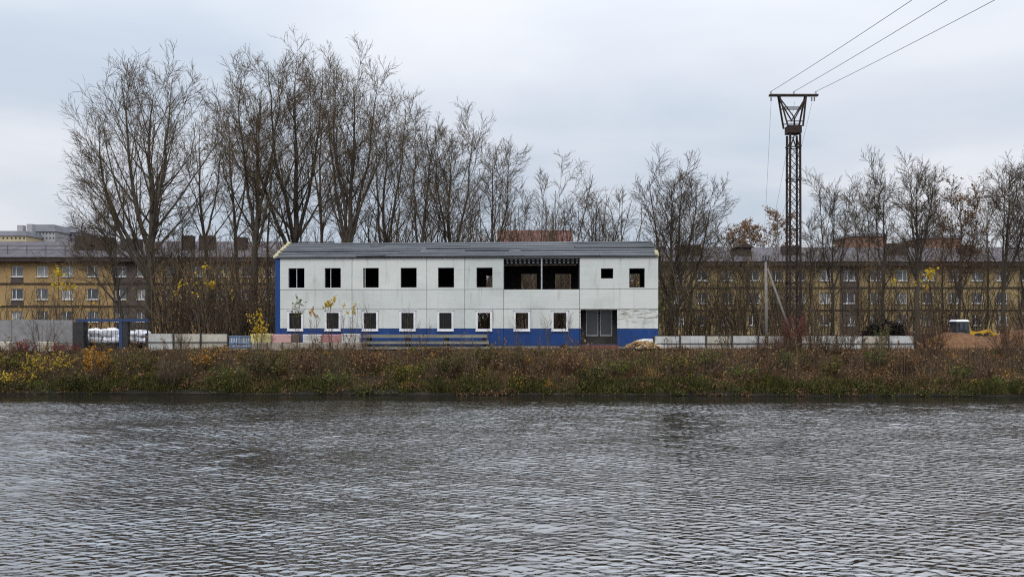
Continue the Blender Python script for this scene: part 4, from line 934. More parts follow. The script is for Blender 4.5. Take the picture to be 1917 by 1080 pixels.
# uncountable brush between the fences and the houses
def thicket(name, label, pxr, Yr, n, hr, seed, twig, leaf=None, nleaf=0):
    rng = np.random.default_rng(seed); K = 7
    Yv = rng.uniform(Yr[0], Yr[1], n); px = rng.uniform(pxr[0], pxr[1], n); x = (px - CX) * Yv / F
    a = np.stack([x, Yv, gz_np(x, Yv) - .05], -1); hh = rng.uniform(hr[0], hr[1], n) ** 1.0
    e = a + np.stack([rng.normal(0, .16, n) * hh, rng.normal(0, .12, n) * hh, hh], -1)
    t = np.linspace(0, 1, K)[None, :, None]; P0 = a[:, None] + (e - a)[:, None] * t
    nz_ = np.cumsum(rng.normal(0, .02, (n, K, 3)) * hh[:, None, None], 1); nz_ -= nz_[:, :1]; P0 = P0 + nz_ * t
    R0 = (0.006 + 0.006 * hh)[:, None] * (1 - .75 * np.linspace(0, 1, K))[None]
    P2, R2 = sprout(rng, P0, R0, 9, 0.12, 0.98, (18, 52), lambda Lp, t: 0.32 * Lp * (1.2 - .8 * t), 3, 0.05, .1, .55, .009)
    P3, R3 = sprout(rng, P2, R2, 4, .2, 1, (20, 55), lambda Lp, t: .5 * Lp * (1.1 - .5 * t), 2, .04, .12, .7, .008)
    base = np.array([a[:, 0].mean(), a[:, 1].mean(), YARD])
    v, q = join([tubes(P0, R0, 4), tubes(P2, R2, 3), tubes(P3, R3, 3)])
    o = link(name, np_mesh(name, v - base, q), M[twig]); o.location = base
    tag(o, label, 'brush', kind='stuff')
    if leaf:
        pts = P3[rng.integers(0, len(P3), nleaf), rng.integers(1, 2, nleaf)]
        v, q = leaf_quads(rng, pts, .13); l = link('leaves', np_mesh('leaves', v - base, q), M[leaf], o); l['kind'] = 'stuff'
thicket('thicket', 'tangle of brown undergrowth between poplars and the white building, left', (285, 520), (57, 68), 260, (2.0, 8.5), 71, 'brush', 'leaf_brown', 1600)
thicket('thicket', 'tangle of brown undergrowth right of the white building up to the pylon', (1236, 1500), (57, 70), 240, (1.6, 7.5), 72, 'brush', 'leaf_olive', 2200)
thicket('thicket', 'tangle of brown undergrowth right of the pylon before the ochre house', (1500, 1960), (62, 76), 270, (1.6, 7.5), 73, 'brush', 'leaf_brown', 2400)
thicket('thicket', 'thin undergrowth in front of the yellow house, far left', (-30, 285), (58, 66), 70, (1.5, 5.5), 74, 'brush', 'leaf_yellow', 300)
thicket('thicket', 'brush and young growth behind the white building between the poplar trunks', (530, 1230), (66, 80), 230, (4, 13.5), 75, 'twig_dark', 'leaf_brown', 700)
thicket('thicket', 'low brown brush close behind the rear windows of the white building', (850, 1230), (62.5, 66), 150, (3.5, 8.5), 76, 'brush', 'leaf_brown', 1200)

# ------------------------------------------------------------------ grass, weeds and fallen leaves on the bank
def scatter(rng, n, s0, s1, x0=-33, x1=33):
    x = rng.uniform(x0, x1, n); s = rng.uniform(s0, s1, n); y = s + bank_y(x); return x, y, gz_np(x, y) - 0.02, s
def blades(name, label, cat, mat, tufts, per, hr, width, seed, s0, s1, spread=.12, splay=.35, dens=None):
    rng = np.random.default_rng(seed); x, y, z, s = scatter(rng, tufts, s0, s1)
    if dens is not None:
        k = rng.random(tufts) < dens(x, s); x, y, z, s = x[k], y[k], z[k], s[k]
    n = len(x); th = rng.uniform(hr[0], hr[1], n) * np.interp(s, [0, 3.0, 4.8, 8], [1, 1, .45, .28]) * (0.75 + .5 * (np.sin(x * 1.3 + s * 2) * .5 + .5))
    bx = np.repeat(x, per) + rng.normal(0, spread, n * per); by = np.repeat(y, per) + rng.normal(0, spread, n * per)
    bz = gz_np(bx, by) - .03; hh = np.repeat(th, per) * rng.uniform(.5, 1.1, n * per)
    an = rng.uniform(0, 6.283, n * per); sp = np.abs(rng.normal(0, splay, n * per)) * hh
    tip = np.stack([bx + np.cos(an) * sp, by + np.sin(an) * sp, bz + hh], -1)
    b0 = np.stack([bx, by, bz], -1); a2 = rng.uniform(0, 6.283, n * per); ww = width * rng.uniform(.6, 1.3, n * per)
    wv = np.stack([np.cos(a2) * ww / 2, np.sin(a2) * ww / 2, np.zeros(n * per)], -1)
    mid = b0 * .45 + tip * .55; mid[:, 2] += hh * .08
    V = np.stack([b0 - wv, b0 + wv, mid + wv * .75, tip, mid - wv * .75], 1)
    i0 = np.arange(n * per)[:, None] * 5
    q = np.concatenate([i0, i0 + 1, i0 + 2, i0 + 4], 1); t = np.concatenate([i0 + 4, i0 + 2, i0 + 3], 1)
    o = link(name, np_mesh(name, V.reshape(-1, 3), q, t), M[mat]); tag(o, label, cat, kind='stuff'); return o
patchy = lambda x, s: .5 + .5 * np.sin(x * .55 + 1.4 * np.sin(s * .9 + x * .2)) * np.sin(x * .17 - s * .8 + 1)
blades('grass', 'olive green and fading grass covering the bank', 'grass', 'grass', 5600, 14, (.14, .42), .028, 81, .5, 8.5, dens=lambda x, s: np.where(x < 9, .35 + .6 * patchy(x, s), .12 + .45 * (s < 1.8)))
blades('dry_grass', 'tall straw coloured dry grass and stalks on the bank top', 'dry grass', 'dry_grass', 2400, 14, (.3, .75), .022, 82, 1.6, 8.5, splay=.25, dens=lambda x, s: np.where(np.abs(x - 1) < 8, .75, .25 + .15 * (s > 4)) * (.3 + patchy(x + 9, s)))
blades('weeds', 'dark green overhanging weeds along the waterline', 'weeds', 'weed_dark', 2900, 16, (.2, .55), .032, 83, -.12, 1.4, splay=.9, dens=lambda x, s: .25 + .75 * (np.sin(x * 1.1 + np.sin(x * .43) * 2) > -.35))
blades('dead_stalks', 'thin brown dead stalks standing on the bank', 'stalks', 'brush', 2000, 6, (.7, 2.2), .015, 84, 2.0, 8.2, spread=.25, splay=.13, dens=lambda x, s: np.where(x > 11, 1, .55))
rng = np.random.default_rng(85)
x, y, z, s = scatter(rng, 52000, .6, 9)
k = rng.random(len(x)) < np.where(x > 8, 1.0, .3); x, y = x[k], y[k]
pts = np.stack([x, y, gz_np(x, y) + np.abs(rng.normal(0, .05, len(x))) + .01], -1)
v, q = leaf_quads(rng, pts, .085, 0.1); tag(link('fallen_leaves', np_mesh('fallen_leaves', v, q), M['litter']), 'rust brown fallen leaves strewn over the bank', 'leaves', kind='stuff')
thicket('scrub', 'low ragged brown scrub scattered over the bank', (-20, 1940), (45.2, 49.2), 330, (.45, 1.7), 77, 'brush', 'leaf_brown', 2600)
# mounded herbs and brambles that run into each other: one mass per leaf colour
def herbs(name, label, mat, n, per, seed, hr, rr_, dens, lsize=.09, s0=.35, s1=6.5):
    rng = np.random.default_rng(seed); x, y, z, s = scatter(rng, n, s0, s1); k = rng.random(n) < dens(x, s); x, y, s = x[k], y[k], s[k]; n = len(x)
    rad = rng.uniform(rr_[0], rr_[1], n); hh = rng.uniform(hr[0], hr[1], n) * np.interp(s, [0, 3, 4.6, 6.5], [1, 1, .7, .3]) * rng.choice([.4, .7, 1.0, 1.8], n, p=[.35, .33, .2, .12])
    X_ = np.repeat(x, per); d3 = rng.normal(0, 1, (n * per, 3)); d3 /= np.linalg.norm(d3, axis=1, keepdims=True); d3[:, 2] = np.abs(d3[:, 2])
    d3 *= (rng.random(n * per) ** .4)[:, None]; RR = np.repeat(rad, per); px_ = X_ + d3[:, 0] * RR; py_ = np.repeat(y, per) + d3[:, 1] * RR
    pts = np.stack([px_, py_, np.maximum(gz_np(px_, py_), .03) + d3[:, 2] * np.repeat(hh, per)], -1)
    v, q = leaf_quads(rng, pts, lsize, .2); tag(link(name, np_mesh(name, v, q), M[mat]), label, 'ground cover', kind='stuff')
herbs('ground_cover', 'dark olive herbs and brambles mounded over the bank', 'leaf_olive', 120, 190, 91, (.25, 1.0), (.3, .85), lambda x, s: np.where(x < 10, .85, .25) * (patchy(x, s + 2) > .42))
herbs('ground_cover', 'fresher green herbs in patches low on the bank', 'leaf_green', 80, 170, 92, (.25, .65), (.25, .7), lambda x, s: (.3 + .6 * (s < 2.2)) * (patchy(x + 4, s) > .45))
herbs('ground_cover', 'brown withered herbs in patches over the bank', 'herb_brown', 230, 200, 93, (.3, 1.25), (.3, .85), lambda x, s: np.where(x < 10, .7, .5))
herbs('ground_cover', 'yellow and orange tinted herbs scattered on the bank', 'leaf_orange', 40, 70, 94, (.3, .8), (.3, .6), lambda x, s: np.where(x < 8, .9, .4), .08)

herbs('ground_cover', 'dark leafy clumps hanging over the waterline', 'weed_dark', 60, 200, 95, (.2, .7), (.3, .8), lambda x, s: np.full_like(x, .9), .09, -.2, .5)
herbs('ground_cover', 'brown withered clumps hanging over the waterline', 'herb_brown', 60, 200, 96, (.2, .6), (.3, .7), lambda x, s: np.full_like(x, .9), .09, -.2, .6)

# ------------------------------------------------------------------ fences and walls
def slab_fence(name, label, px0, px1, Y, npan, top, bot, mats, seed, post='dark_metal'):
    a = at(px0, 0, Y).x; b2 = at(px1, 0, Y).x; o = empty(name, (a, Y, YARD), 0, label, 'fence')
    zt = H0 - (top - HY) * Y / F - YARD; zb = H0 - (bot - HY) * Y / F - YARD; Wp = (b2 - a) / npan; zm = (zt + zb) / 2 + .05
    r2 = random.Random(seed)
    for k in range(npan):
        m_ = M[mats[k % len(mats)]]
        for (z0, z1) in ((zb, zm - .012), (zm + .012, zt)):
            j = r2.uniform(-.012, .012)
            MB().box(k * Wp + .03, (k + 1) * Wp - .03, j, .06 + j, z0, z1 + r2.uniform(-.015, .01) * (z1 > zm + .1)).build('panel', m_, o)
        MB().box(k * Wp + .045, (k + 1) * Wp - .045, -.055, -.016, zm - .022, zm + .022).build('rail', M[post], o)
    for k in range(npan + 1):
        MB().box(k * Wp - .045, k * Wp + .045, -.06, .10, zb - .3, zt + .02).build('post', M[post], o)
    return o
slab_fence('panel_fence', 'low white panel fence with dark posts and middle rail, right of the white building', 1224, 1712, 52.2, 10, 629, 660, ['fence_white', 'fence_white', 'fence_cream'], 4)
slab_fence('panel_fence', 'low weathered cream panel fence between blue gate and blue bars', 274, 427, 52.2, 3, 625, 659, ['fence_white', 'fence_cream', 'fence_cream'], 5)
# blue barred section
Y = 52.1; a = at(429, 0, Y).x; b2 = at(469, 0, Y).x
o = empty('barred_fence', (a, Y, YARD), 0, 'short blue barred fence section before pale boards', 'fence'); Wd = b2 - a
MB().box(0, Wd, .06, .11, -.1, .82).build('board', M['fence_white'], o)
for z in (.83, .40, .16): MB().box(-.02, Wd + .02, -.01, .05, z - .03, z + .03).build('rail', M['bar_blue'], o)
for k in range(9):
    x = .03 + (Wd - .12) * k / 8; MB().box(x, x + .05, .015, .045, .19, .80).build('bar', M['bar_blue'], o)
MB().box(Wd / 2 - .05, Wd / 2 + .05, -.03, .055, -.2, .87).build('post', M['bar_blue'], o)
# painted blocks, two courses
Y = 52.0; names = [(470, 508, 'paint_yellow', 'faded yellow painted concrete block in the upper course, leftmost'), (509, 545, 'paint_pink', 'salmon pink painted concrete block in the upper course'),
     (546, 560, 'paint_brown', 'narrow dark brown concrete block between pink and white ones, upper course'), (567, 601, 'paint_white', 'white painted concrete block in the upper course, left of the red one'), (602, 638, 'paint_red', 'red painted concrete block in the upper course'),
     (639, 673, 'paint_white', 'off white painted concrete block at the right end of the upper course')]
rr = random.Random(12)
def bblock(name, label, px0, px1, Y, z0, z1, mat, group=None, depth=.5, rz=0.0):
    a = at(px0, 0, Y).x; b2 = at(px1, 0, Y).x; wd = (b2 - a) / 2; c = .03
    o_ = MB(); lay = [(z0, 0.0), (z1 - c, 0.0), (z1, c)]
    for (z, i_) in lay: o_.v += [(-wd + i_, -i_ * -1, z), (wd - i_, i_, z), (wd - i_, depth - i_, z), (-wd + i_, depth - i_, z)]
    for l in range(2):
        for k in range(4): o_.f.append((l * 4 + k, l * 4 + (k + 1) % 4, l * 4 + 4 + (k + 1) % 4, l * 4 + 4 + k))
    o_.f += [(8, 9, 10, 11), (3, 2, 1, 0)]
    ob = o_.build(name, M[mat]); ob.location = ((a + b2) / 2, Y, YARD); ob.rotation_euler.z = rz
    return tag(ob, label, 'block', group)
for (p0, p1, m_, lab) in names: bblock('concrete_block', lab, p0, p1, Y + rr.uniform(-.04, .04), .435 + rr.uniform(0, .004), .96 + rr.uniform(-.03, .02), m_, 'painted concrete blocks', rz=rr.uniform(-.02, .02))
edges = [470, 500, 528, 556, 586, 618, 648, 678]
for k in range(7):
    bblock('concrete_block', 'weathered grey brown block in the lower course, ' + ['leftmost, under the yellow painted block', 'under the joint of yellow and pink blocks', 'under the pink painted block', 'under the narrow brown block', 'under the white block left of red', 'under the red painted block', 'rightmost, beside the slab stack'][k], edges[k] + 1, edges[k + 1] - 1, Y - .05 + rr.uniform(-.04, .04), -.25, .43, 'block_weathered', 'lower course of concrete blocks', .6, rr.uniform(-.02, .02))
# slab stack
zs = [(-.02, .12), (.30, .47), (.68, .86)]
labs = ['bottom long grey concrete slab of the stack before the building', 'middle long grey concrete slab of the stack before the building', 'topmost long grey concrete slab of the stack before the building']
for k, (z0, z1) in enumerate(zs):
    a = at(676 + 2 * k, 0, 51.6).x; b2 = at(918 - 3 * k, 0, 51.6).x
    mb = MB(); Lh = (b2 - a)
    prof = [(-.03, z0), (-.03, z0 + .05), (0, z0 + .07), (0, z1), (1.15, z1), (1.15, z0)]
    n = len(prof); v = [(0, p[0], p[1]) for p in prof] + [(Lh, p[0], p[1]) for p in prof]
    mb.add(v, [(c, (c + 1) % n, n + (c + 1) % n, n + c) for c in range(n)] + [tuple(range(n))[::-1], tuple(range(n, 2 * n))])
    ob = mb.build('concrete_slab', M['slab']); ob.location = (a, 51.6 + .03 * k, YARD + .06); tag(ob, labs[k], 'slab', 'stacked concrete slabs')
    if k < 2:
        for j, fx in enumerate((.04, .35, .66, .96)):
            t_ = MB().box(-.1, .1, 0.12, 1.1, z1 + .003, zs[k + 1][0] - .003).build('timber_spacer', M['timber_dark']); t_.location = (a + Lh * fx, 51.6 + .03 * k, YARD + .06)
            tag(t_, ['leftmost', 'second from left', 'third from left', 'rightmost'][j] + ' dark timber spacer under the ' + ('middle' if k == 0 else 'topmost') + ' slab of the stack', 'timber', 'spacers under the ' + ('middle' if k == 0 else 'topmost') + ' slab')
# grey wall of upright panels, cream blocks, blue gate
o = empty('concrete_fence', (at(-80, 0, 52).x, 52, YARD), 0, 'grey concrete wall of upright panels at the far left', 'wall'); ex = [-80, -50, -15, 22, 63, 101, 136]
for k in range(6):
    x0 = at(ex[k], 0, 52).x - o.location.x; x1 = at(ex[k + 1], 0, 52).x - o.location.x
    MB().box(x0 + .012, x1 - .012, .01 * (k % 2), .12, .42, 1.86 - .015 * (k % 3)).build('panel', M['concrete'], o)
    MB().box(x0 + .012, x1 - .012, .03, .10, -.2, .415).build('footing', M['concrete'], o)
for p0, p1, lab in ((-6, 17, 'cream concrete block at the left edge under the grey wall'), (68, 87, 'cream concrete block under the middle of the grey wall'), (90, 101, 'small cream concrete block beside the larger one under the grey wall')):
    bblock('cream_block', lab, p0, p1, 51.4, -.1, .50, 'cream_block', 'cream blocks below the grey wall', .4)
g = empty('gate_frame', (at(143, 0, 51.8).x, 51.8, YARD), 0, 'blue steel gate frame with dark posts, left', 'gate'); gx = lambda p: at(p, 0, 51.8).x - g.location.x
MB().box(gx(137), gx(157), -.08, .5, -.2, 1.72).build('post', M['dark_metal'], g)
MB().box(gx(143), gx(278), -.05, .10, 1.73, 1.90).build('beam', M['gate_blue'], g)
MB().box(gx(223), gx(229), -.02, .3, -.3, 1.72).build('post', M['gate_blue'], g)
MB().box(gx(229) + .004, gx(239), 0, .3, -.3, 1.72).build('post', M['dark_metal'], g)
MB().box(gx(275), gx(277), -.02, .06, -.3, 1.72).build('post', M['dark_metal'], g)
f = empty('mesh_fence', (at(158, 0, 51.9).x, 51.95, YARD), 0, 'thin dark rail fence inside the blue gate frame', 'fence'); fx = lambda p: at(p, 0, 51.95).x - f.location.x
for z in (.42, .78, 1.12):
    MB().box(fx(158), fx(222), 0, .03, z, z + .03).build('rail', M['dark_metal'], f); MB().box(fx(240), fx(273), 0, .03, z, z + .03).build('rail', M['dark_metal'], f)
for p in list(range(160, 222, 8)) + list(range(243, 273, 8)): MB().box(fx(p) - .012, fx(p) + .012, .032, .056, -.1, 1.2).build('bar', M['dark_metal'], f)
# white sacks
def lump(rng, sx, sy, sz, n=12, m_=8):
    v = []; f = []
    for i_ in range(m_ + 1):
        ph = math.pi * i_ / m_ - math.pi / 2
        for j in range(n):
            th = 2 * math.pi * j / n; k = 1 + rng.normal(0, .11)
            cx_, cy_ = math.cos(th), math.sin(th); sq = (abs(cx_) ** 3 + abs(cy_) ** 3) ** (-1 / 3)
            v.append((sx * cx_ * sq * math.cos(ph) ** .5 * k if abs(math.cos(ph)) > 1e-6 else 0, sy * cy_ * sq * math.cos(ph) ** .5 * k if abs(math.cos(ph)) > 1e-6 else 0, sz * (math.sin(ph) * k + 1)))
    for i_ in range(m_):
        for j in range(n): f.append((i_ * n + j, i_ * n + (j + 1) % n, (i_ + 1) * n + (j + 1) % n, (i_ + 1) * n + j))
    mb = MB(); mb.add(v, f); return mb
rng = np.random.default_rng(9)
for k, (px, z) in enumerate(((172, 0), (186, 0), (202, 0), (216, 0), (180, .44), (195, .45), (211, .43))):
    ob = lump(rng, .34, .38, .24).build('sack', M['plastic_white'], None, True); p = at(px, 0, 53.4); ob.location = (p.x + rng.uniform(-.06, .06), 53.4 + rng.uniform(-.15, .1), YARD + z + .32); ob.rotation_euler = (rng.uniform(-.1, .1), rng.uniform(-.18, .18), rng.uniform(-.7, .7)); ob.scale = (rng.uniform(.8, 1.15), 1, rng.uniform(.85, 1.25))
    tag(ob, 'white sack left of the gate post, ' + ['leftmost of the bottom row', 'second from left in the bottom row', 'third from left in the bottom row', 'bottom row, next to the post', 'left one on top', 'middle one on top', 'right one on top'][k], 'sack', 'white sacks left of the gate post')
for k, (px, z) in enumerate(((247, 0), (262, 0), (274, 0), (254, .42), (268, .42))):
    ob = lump(rng, .34, .38, .24).build('sack', M['plastic_white'], None, True); p = at(px, 0, 53.4); ob.location = (p.x + rng.uniform(-.06, .06), 53.4 + rng.uniform(-.15, .1), YARD + z + .32); ob.rotation_euler = (rng.uniform(-.1, .1), rng.uniform(-.18, .18), rng.uniform(-.7, .7)); ob.scale = (rng.uniform(.8, 1.15), 1, rng.uniform(.85, 1.25))
    tag(ob, 'white sack right of the gate post, ' + ['bottom row, next to the post', 'middle of the bottom row', 'rightmost of the bottom row', 'left one on top', 'right one on top'][k], 'sack', 'white sacks right of the gate post')
for p0, p1, lab in ((164, 222, 'low timber pallet under the left heap of white sacks'), (241, 278, 'low timber pallet under the right heap of white sacks')):
    a = at(p0, 0, 53.4).x; b2 = at(p1, 0, 53.4).x; o = empty('pallet', (a, 53, YARD), 0, lab, 'pallet')
    for k in range(6): MB().box(0, b2 - a, .04 + k * .14, .15 + k * .14, .24, .30).build('board', M['timber_dark'], o)
    for x in (0, (b2 - a) / 2 - .05, b2 - a - .1): MB().box(x, x + .1, .04, .85, -.05, .236).build('bearer', M['timber_dark'], o)
# firewood heap under a white sheet, right corner of the building
rng = np.random.default_rng(21); o = empty('rubble_heap', tuple(at(1203, 652, 51.3).xy) + (YARD,), 0, 'heap of split wood scraps at the right corner of the building', 'wood heap')
for k in range(150):
    a_ = rng.uniform(0, 6.28); r_ = math.sqrt(rng.random()); x, y = 1.15 * r_ * math.cos(a_), .6 * r_ * math.sin(a_); z = max(0.05, .12 + (.5 * (1 - r_ ** 1.6)) * rng.uniform(.6, 1))
    dv = Vector((rng.normal(), rng.normal(), rng.normal() * .3)).normalized() * rng.uniform(.1, .2); c = Vector((x, y, z))
    MB().bar(c - dv, c + dv, rng.uniform(.05, .1), rng.uniform(.03, .06)).build('wood_scrap', M['firewood'], o)
nx_, ny_ = 16, 8; v = []; f = []
for j in range(ny_ + 1):
    for k in range(nx_ + 1):
        x = -.95 + 1.9 * k / nx_; y = -.35 + .9 * j / ny_
        ex = min(1.0, (0.95 - abs(x)) / .25, (y + .35) / .2, (.55 - y) / .2); v.append((x, y, .02 + (.56 - .2 * abs(x) ** 2.2 + rng.normal(0, .03)) * max(0, ex) ** .5))
for j in range(ny_):
    for k in range(nx_): f.append((j * (nx_ + 1) + k, j * (nx_ + 1) + k + 1, (j + 1) * (nx_ + 1) + k + 1, (j + 1) * (nx_ + 1) + k))
mb = MB(); mb.add(v, f); nb = len(v); mb.add([(p[0], p[1], p[2] - .02) for p in v], [tuple(reversed(q_)) for q_ in f])
ob = mb.build('tarpaulin', M['sheet_white'], None, True); ob.location = (at(1212, 0, 52.6).x, 52.45, YARD + .05); tag(ob, 'crumpled white sheet over the pile behind the wood scraps', 'tarpaulin')

# ------------------------------------------------------------------ right side: mound, brush heap, digger
rng = np.random.default_rng(33); nx_, ny_ = 70, 26
xs = np.linspace(at(1715, 0, 55).x, at(2060, 0, 55).x, nx_); ys = np.linspace(52.3, 58.5, ny_); X, Yg = np.meshgrid(xs, ys)
prof = np.interp((X * F / 55) + CX, [1715, 1745, 1772, 1800, 1835, 1870, 1900, 1960, 2060], [0, .45, .98, 1.02, .74, .74, 1.2, 1.1, 0])
Zm = prof * np.exp(-((Yg - 55.3) / 1.7) ** 2) + .04 * np.sin(X * 5 + Yg * 3) + .03 * np.sin(X * 11 - Yg * 7) + rng.normal(0, .02, X.shape)
edge = np.clip(np.minimum(np.minimum(X - xs[0], xs[-1] - X), np.minimum(Yg - ys[0], ys[-1] - Yg)) / .6, 0, 1); Zm = Zm * edge - .12 * (1 - edge) + .0
i = np.arange(nx_ * ny_).reshape(ny_, nx_); q = np.stack([i[:-1, :-1], i[:-1, 1:], i[1:, 1:], i[1:, :-1]], -1).reshape(-1, 4)
bc = np.array([xs.mean(), 55.3, YARD])
ob = link('soil_mound', np_mesh('soil_mound', np.stack([X, Yg, YARD + Zm], -1).reshape(-1, 3) - bc, q, smooth=True), M['soil']); ob.location = bc; tag(ob, 'reddish brown mound of dug soil at the right', 'mound')
rng = np.random.default_rng(34); n = 900; K = 4
an = rng.uniform(0, 6.28, n); rd = np.sqrt(rng.random(n)); cx_, cy_ = 2.0 * rd * np.cos(an), .9 * rd * np.sin(an); cz = 1.75 * (1 - rd ** 2) * rng.random(n) ** .4
dv = rng.normal(0, 1, (n, 3)); dv[:, 2] *= .35; dv /= np.linalg.norm(dv, axis=1, keepdims=True); c = np.stack([cx_, cy_, cz], -1); ln = rng.uniform(.3, .8, n)[:, None]
P = np.stack([c + dv * ln * s_ + rng.normal(0, .05, (n, 3)) for s_ in (-1, -.33, .33, 1)], 1); P[:, :, 2] = np.maximum(P[:, :, 2], .0)
Rr = np.repeat(rng.uniform(.012, .05, n)[:, None], K, 1); v, q = tubes(P, Rr, 4)
bp = at(1660, 0, 57.5); o = empty('brush_heap', (bp.x, 57.5, YARD), 0, 'dark heap of cut branches behind the white fence', 'brush heap'); link('branches', np_mesh('branches', v, q), M['heap'], o)['kind'] = 'stuff'
D = empty('digger', (at(1796, 0, 60).x, 60, YARD + .28), 0, 'small yellow digger with dark cab and white roof behind the soil mound', 'digger')
MB().add([(-.62, -.6, .75), (.58, -.6, .75), (.58, .6, .75), (-.62, .6, .75), (-.55, -.55, 1.78), (.5, -.55, 1.78), (.5, .55, 1.78), (-.55, .55, 1.78)],
         [(0, 1, 5, 4), (1, 2, 6, 5), (2, 3, 7, 6), (3, 0, 4, 7), (4, 5, 6, 7), (3, 2, 1, 0)]).build('cab', M['cab_dark'], D)
MB().add([(-.64, -.62, 1.785), (.60, -.62, 1.785), (.60, .62, 1.785), (-.64, .62, 1.785), (-.5, -.5, 1.95), (.46, -.5, 1.95), (.46, .5, 1.95), (-.5, .5, 1.95)],
         [(0, 1, 5, 4), (1, 2, 6, 5), (2, 3, 7, 6), (3, 0, 4, 7), (4, 5, 6, 7), (3, 2, 1, 0)]).build('cab_roof', M['plastic_white'], D)
D.scale = (.81, .81, .81)
for x in (-.28, .12): MB().box(x, x + .26, -.63, -.605, .95, 1.65).build('cab_window', M['pane'], D)
MB().add([(.6, -.6, .45), (1.9, -.6, .45), (1.9, .6, .45), (.6, .6, .45), (.6, -.6, .98), (1.75, -.55, .85), (1.75, .55, .85), (.6, .6, .98)],
         [(0, 1, 5, 4), (1, 2, 6, 5), (2, 3, 7, 6), (3, 0, 4, 7), (4, 5, 6, 7), (3, 2, 1, 0)]).build('hood', M['digger_yellow'], D)
MB().box(-.8, .595, -.6, .6, .4, .745).build('chassis', M['digger_yellow'], D)
MB().bar((1.6, 0, .75), (2.6, -.1, 1.0), .22, .25).bar((2.55, -.1, 1.0), (3.1, -.1, .55), .18, .2).build('boom', M['digger_yellow'], D)
MB().add([(2.8, -.5, .15), (3.4, -.5, .2), (3.3, -.5, .7), (2.85, -.5, .6), (2.8, .35, .15), (3.4, .35, .2), (3.3, .35, .7), (2.85, .35, .6)], [(0, 1, 2, 3), (7, 6, 5, 4), (0, 4, 5, 1), (1, 5, 6, 2), (2, 6, 7, 3), (3, 7, 4, 0)]).build('bucket', M['digger_yellow'], D)
for y in (-.75, .75):
    for x in (-.4, 1.3): MB().cyl((x, y - .14, .38), (x, y + .14, .38), .40, n=18).build('wheel', M['rubber'], D)

# ------------------------------------------------------------------ pylon, pole, wires
PY = 51.0; pc = at(1485.5, 0, PY).x
Pn = empty('lattice_pylon', (pc, PY, YARD), 0, 'tall rusty lattice power pylon with crossarm and V shaped head', 'pylon')
zf = lambda py: H0 - (py - HY) * PY / F - YARD; xf = lambda px: (px - CX) * PY / F - pc
hw = 0.30; zt = zf(277)
for sx in (-1, 1):
    for sy in (-1, 1): MB().bar((sx * (hw + .03), sy * (hw + .03), -.6), (sx * hw, sy * hw, zf(253)), .10).build('leg', M['steel_rust'], Pn)
nb = 17; dz = zt / nb
bx1 = MB().bar((-hw, 0, 0), (hw, 0, dz), .03).mesh('brace'); bx2 = MB().bar((hw, 0, 0), (-hw, 0, dz), .03).mesh('brace')
by1 = MB().bar((0, -hw, 0), (0, hw, dz), .03).mesh('brace'); by2 = MB().bar((0, hw, 0), (0, -hw, dz), .03).mesh('brace')
for k in range(nb):
    for sy in (-1, 1):
        for m_, e in ((bx1, .0), (bx2, .03)):
            o = link('brace', m_, M['steel_rust'], Pn); o.location = (0, sy * (hw + .01 + e), k * dz)
    for sx in (-1, 1):
        for m_, e in (((by1, .0),) if k % 2 else ((by2, .0),)):
            o = link('brace', m_, M['steel_rust'], Pn); o.location = (sx * (hw + .01 + e), 0, k * dz)
hbx = MB().bar((-hw - .05, 0, 0), (hw + .05, 0, 0), .06).mesh('strut'); hby = MB().bar((0, -hw - .02, 0), (0, hw + .02, 0), .06).mesh('strut')
for z in (zt, zf(338), zf(430), zf(530)):
    for s_ in (-1, 1):
        o = link('strut', hbx, M['steel_rust'], Pn); o.location = (0, s_ * (hw + .075), z)
        o = link('strut', hby, M['steel_rust'], Pn); o.location = (s_ * (hw + .075), 0, z + .07)
for sy in (-1, 1):
    for sx in (-1, 1): MB().bar((sx * hw * .9, sy * (hw - .02), zt), (sx * .04, sy * (hw - .02), zf(255)), .06).build('brace', M['steel_rust'], Pn)
MB().perf(xf(1472.5), xf(1497.5), zf(251), zf(237), [], -.36, .36).build('platform', M['steel_rust'], Pn)
zp, zc = zf(236), zf(180)
for sy in (-1, 1):
    for sx, pxb, pxt in ((-1, 1471, 1458), (1, 1499, 1508)):
        MB().bar((xf(pxb), sy * .40, zp - .1), (xf(pxt), sy * .12, zc), .085).build('head_arm', M['steel_rust'], Pn)
        MB().bar((xf(1485), sy * .30, zf(224)), (xf(pxt) - sx * -.02, sy * .09, zc - .08), .06).build('head_brace', M['steel_rust'], Pn)
    MB().bar((xf(1464), sy * .24, zf(203)), (xf(1505), sy * .24, zf(203)), .06).build('strut', M['steel_rust'], Pn)
    MB().bar((xf(1469), sy * .40, zf(230)), (xf(1501), sy * .40, zf(230)), .05).build('strut', M['steel_rust'], Pn)
MB().bar((xf(1484), -.3, zf(224)), (xf(1486), -.1, zp), .10).build('head_brace', M['steel_rust'], Pn)
MB().box(xf(1440), xf(1531), -.13, .13, zc - .02, zc + .09).build('crossarm', M['steel_rust'], Pn)
ends = [1443, 1486, 1527]
for p in ends:
    m_ = MB()
    for k in range(3): m_.cyl((xf(p), 0, zc + .10 + k * .06), (xf(p), 0, zc + .14 + k * .06), .07 - .012 * k, .05, 10)
    m_.build('insulator', M['ceramic'], Pn)
for p in (1443, 1519, 1524):
    m_ = MB().cyl((xf(p), -.05, zc - .02), (xf(p), -.05, zc - .34), .014, n=6)
    for k in range(4): m_.cyl((xf(p), -.05, zc - .10 - k * .06), (xf(p), -.05, zc - .135 - k * .06), .055, .04, 10)
    m_.build('insulator', M['ceramic'], Pn)
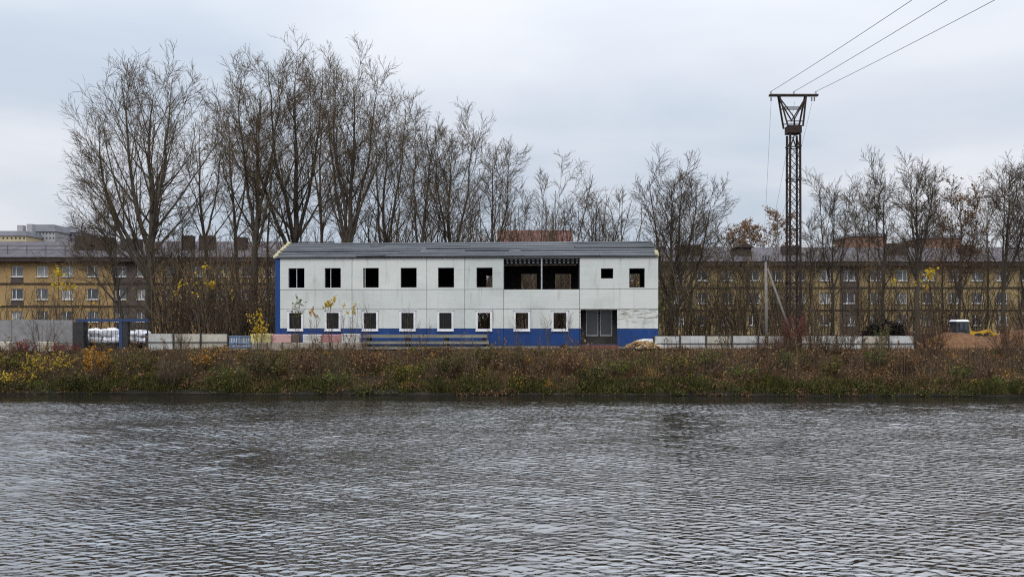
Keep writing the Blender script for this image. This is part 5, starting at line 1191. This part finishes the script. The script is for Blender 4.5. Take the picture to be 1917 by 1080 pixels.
def wire(label, p, q, sag, r_=.012, n=48, group=None, kind='power_cable'):
    p, q = np.array(p), np.array(q); t = np.linspace(0, 1, n)[:, None]
    P = p + (q - p) * t; P[:, 2] -= sag * 4 * (t * (1 - t))[:, 0]
    v, qd = tubes(P[None], np.full((1, n), r_), 5); ob = link(kind, np_mesh(kind, v - p, qd, smooth=True), M['wire']); ob.location = p
    tag(ob, label, 'cable', group)
zi = YARD + zc + .26
for k, (p, dxx) in enumerate(zip(ends, (4.2, 4.5, 7.8))):
    x0 = pc + xf(p)
    wire(('left', 'middle', 'right')[k] + ' overhead cable running from the pylon head to the upper right', (x0, PY, zi), (x0 + dxx * 1.1, -42, 19.0), 1.5, .014, 90, 'overhead cables')
# concrete pole with a raking strut
U = empty('utility_pole', (at(1434.5, 0, 50.4).x, 50.4, YARD), 0, 'grey concrete utility pole with raking strut, left of the pylon', 'utility pole')
zu = lambda py: H0 - (py - HY) * 50.4 / F - YARD; xu = lambda px: (px - CX) * 50.4 / F - U.location.x
MB().cyl((xu(1436), 0, -.6), (xu(1433.5), 0, zu(490)), .105, .075, 12).build('shaft', M['pole_concrete'], U, True)
MB().cyl((xu(1500), .25, -.5), (xu(1437), .02, zu(503)), .075, .06, 12).build('strut', M['pole_concrete'], U, True)
MB().box(xu(1427), xu(1441), -.05, .05, zu(490), zu(487.5)).build('bracket', M['dark_metal'], U)
for p in (1428.5, 1433.5, 1439):
    m_ = MB().cyl((xu(p), 0, zu(487)), (xu(p), 0, zu(482)), .02, n=6)
    for k in range(3): m_.cyl((xu(p), 0, zu(484) + k * .07), (xu(p), 0, zu(484) + k * .07 + .04), .075, .055, 10)
    m_.build('insulator', M['dark_metal'], U)
for k, (p, q_) in enumerate(((1443, 1428.5), (1487, 1433.5), (1520, 1439))):
    a = (pc + xf(p), PY - .05, YARD + zc - .36); b2 = (U.location.x + xu(q_), 50.4, YARD + zu(480))
    wire(('outer left', 'middle', 'right')[k] + ' slack cable dropping from the pylon crossarm to the concrete pole', a, b2, .5 if k else .25, .008, 40, 'slack drop cables', 'drop_cable')
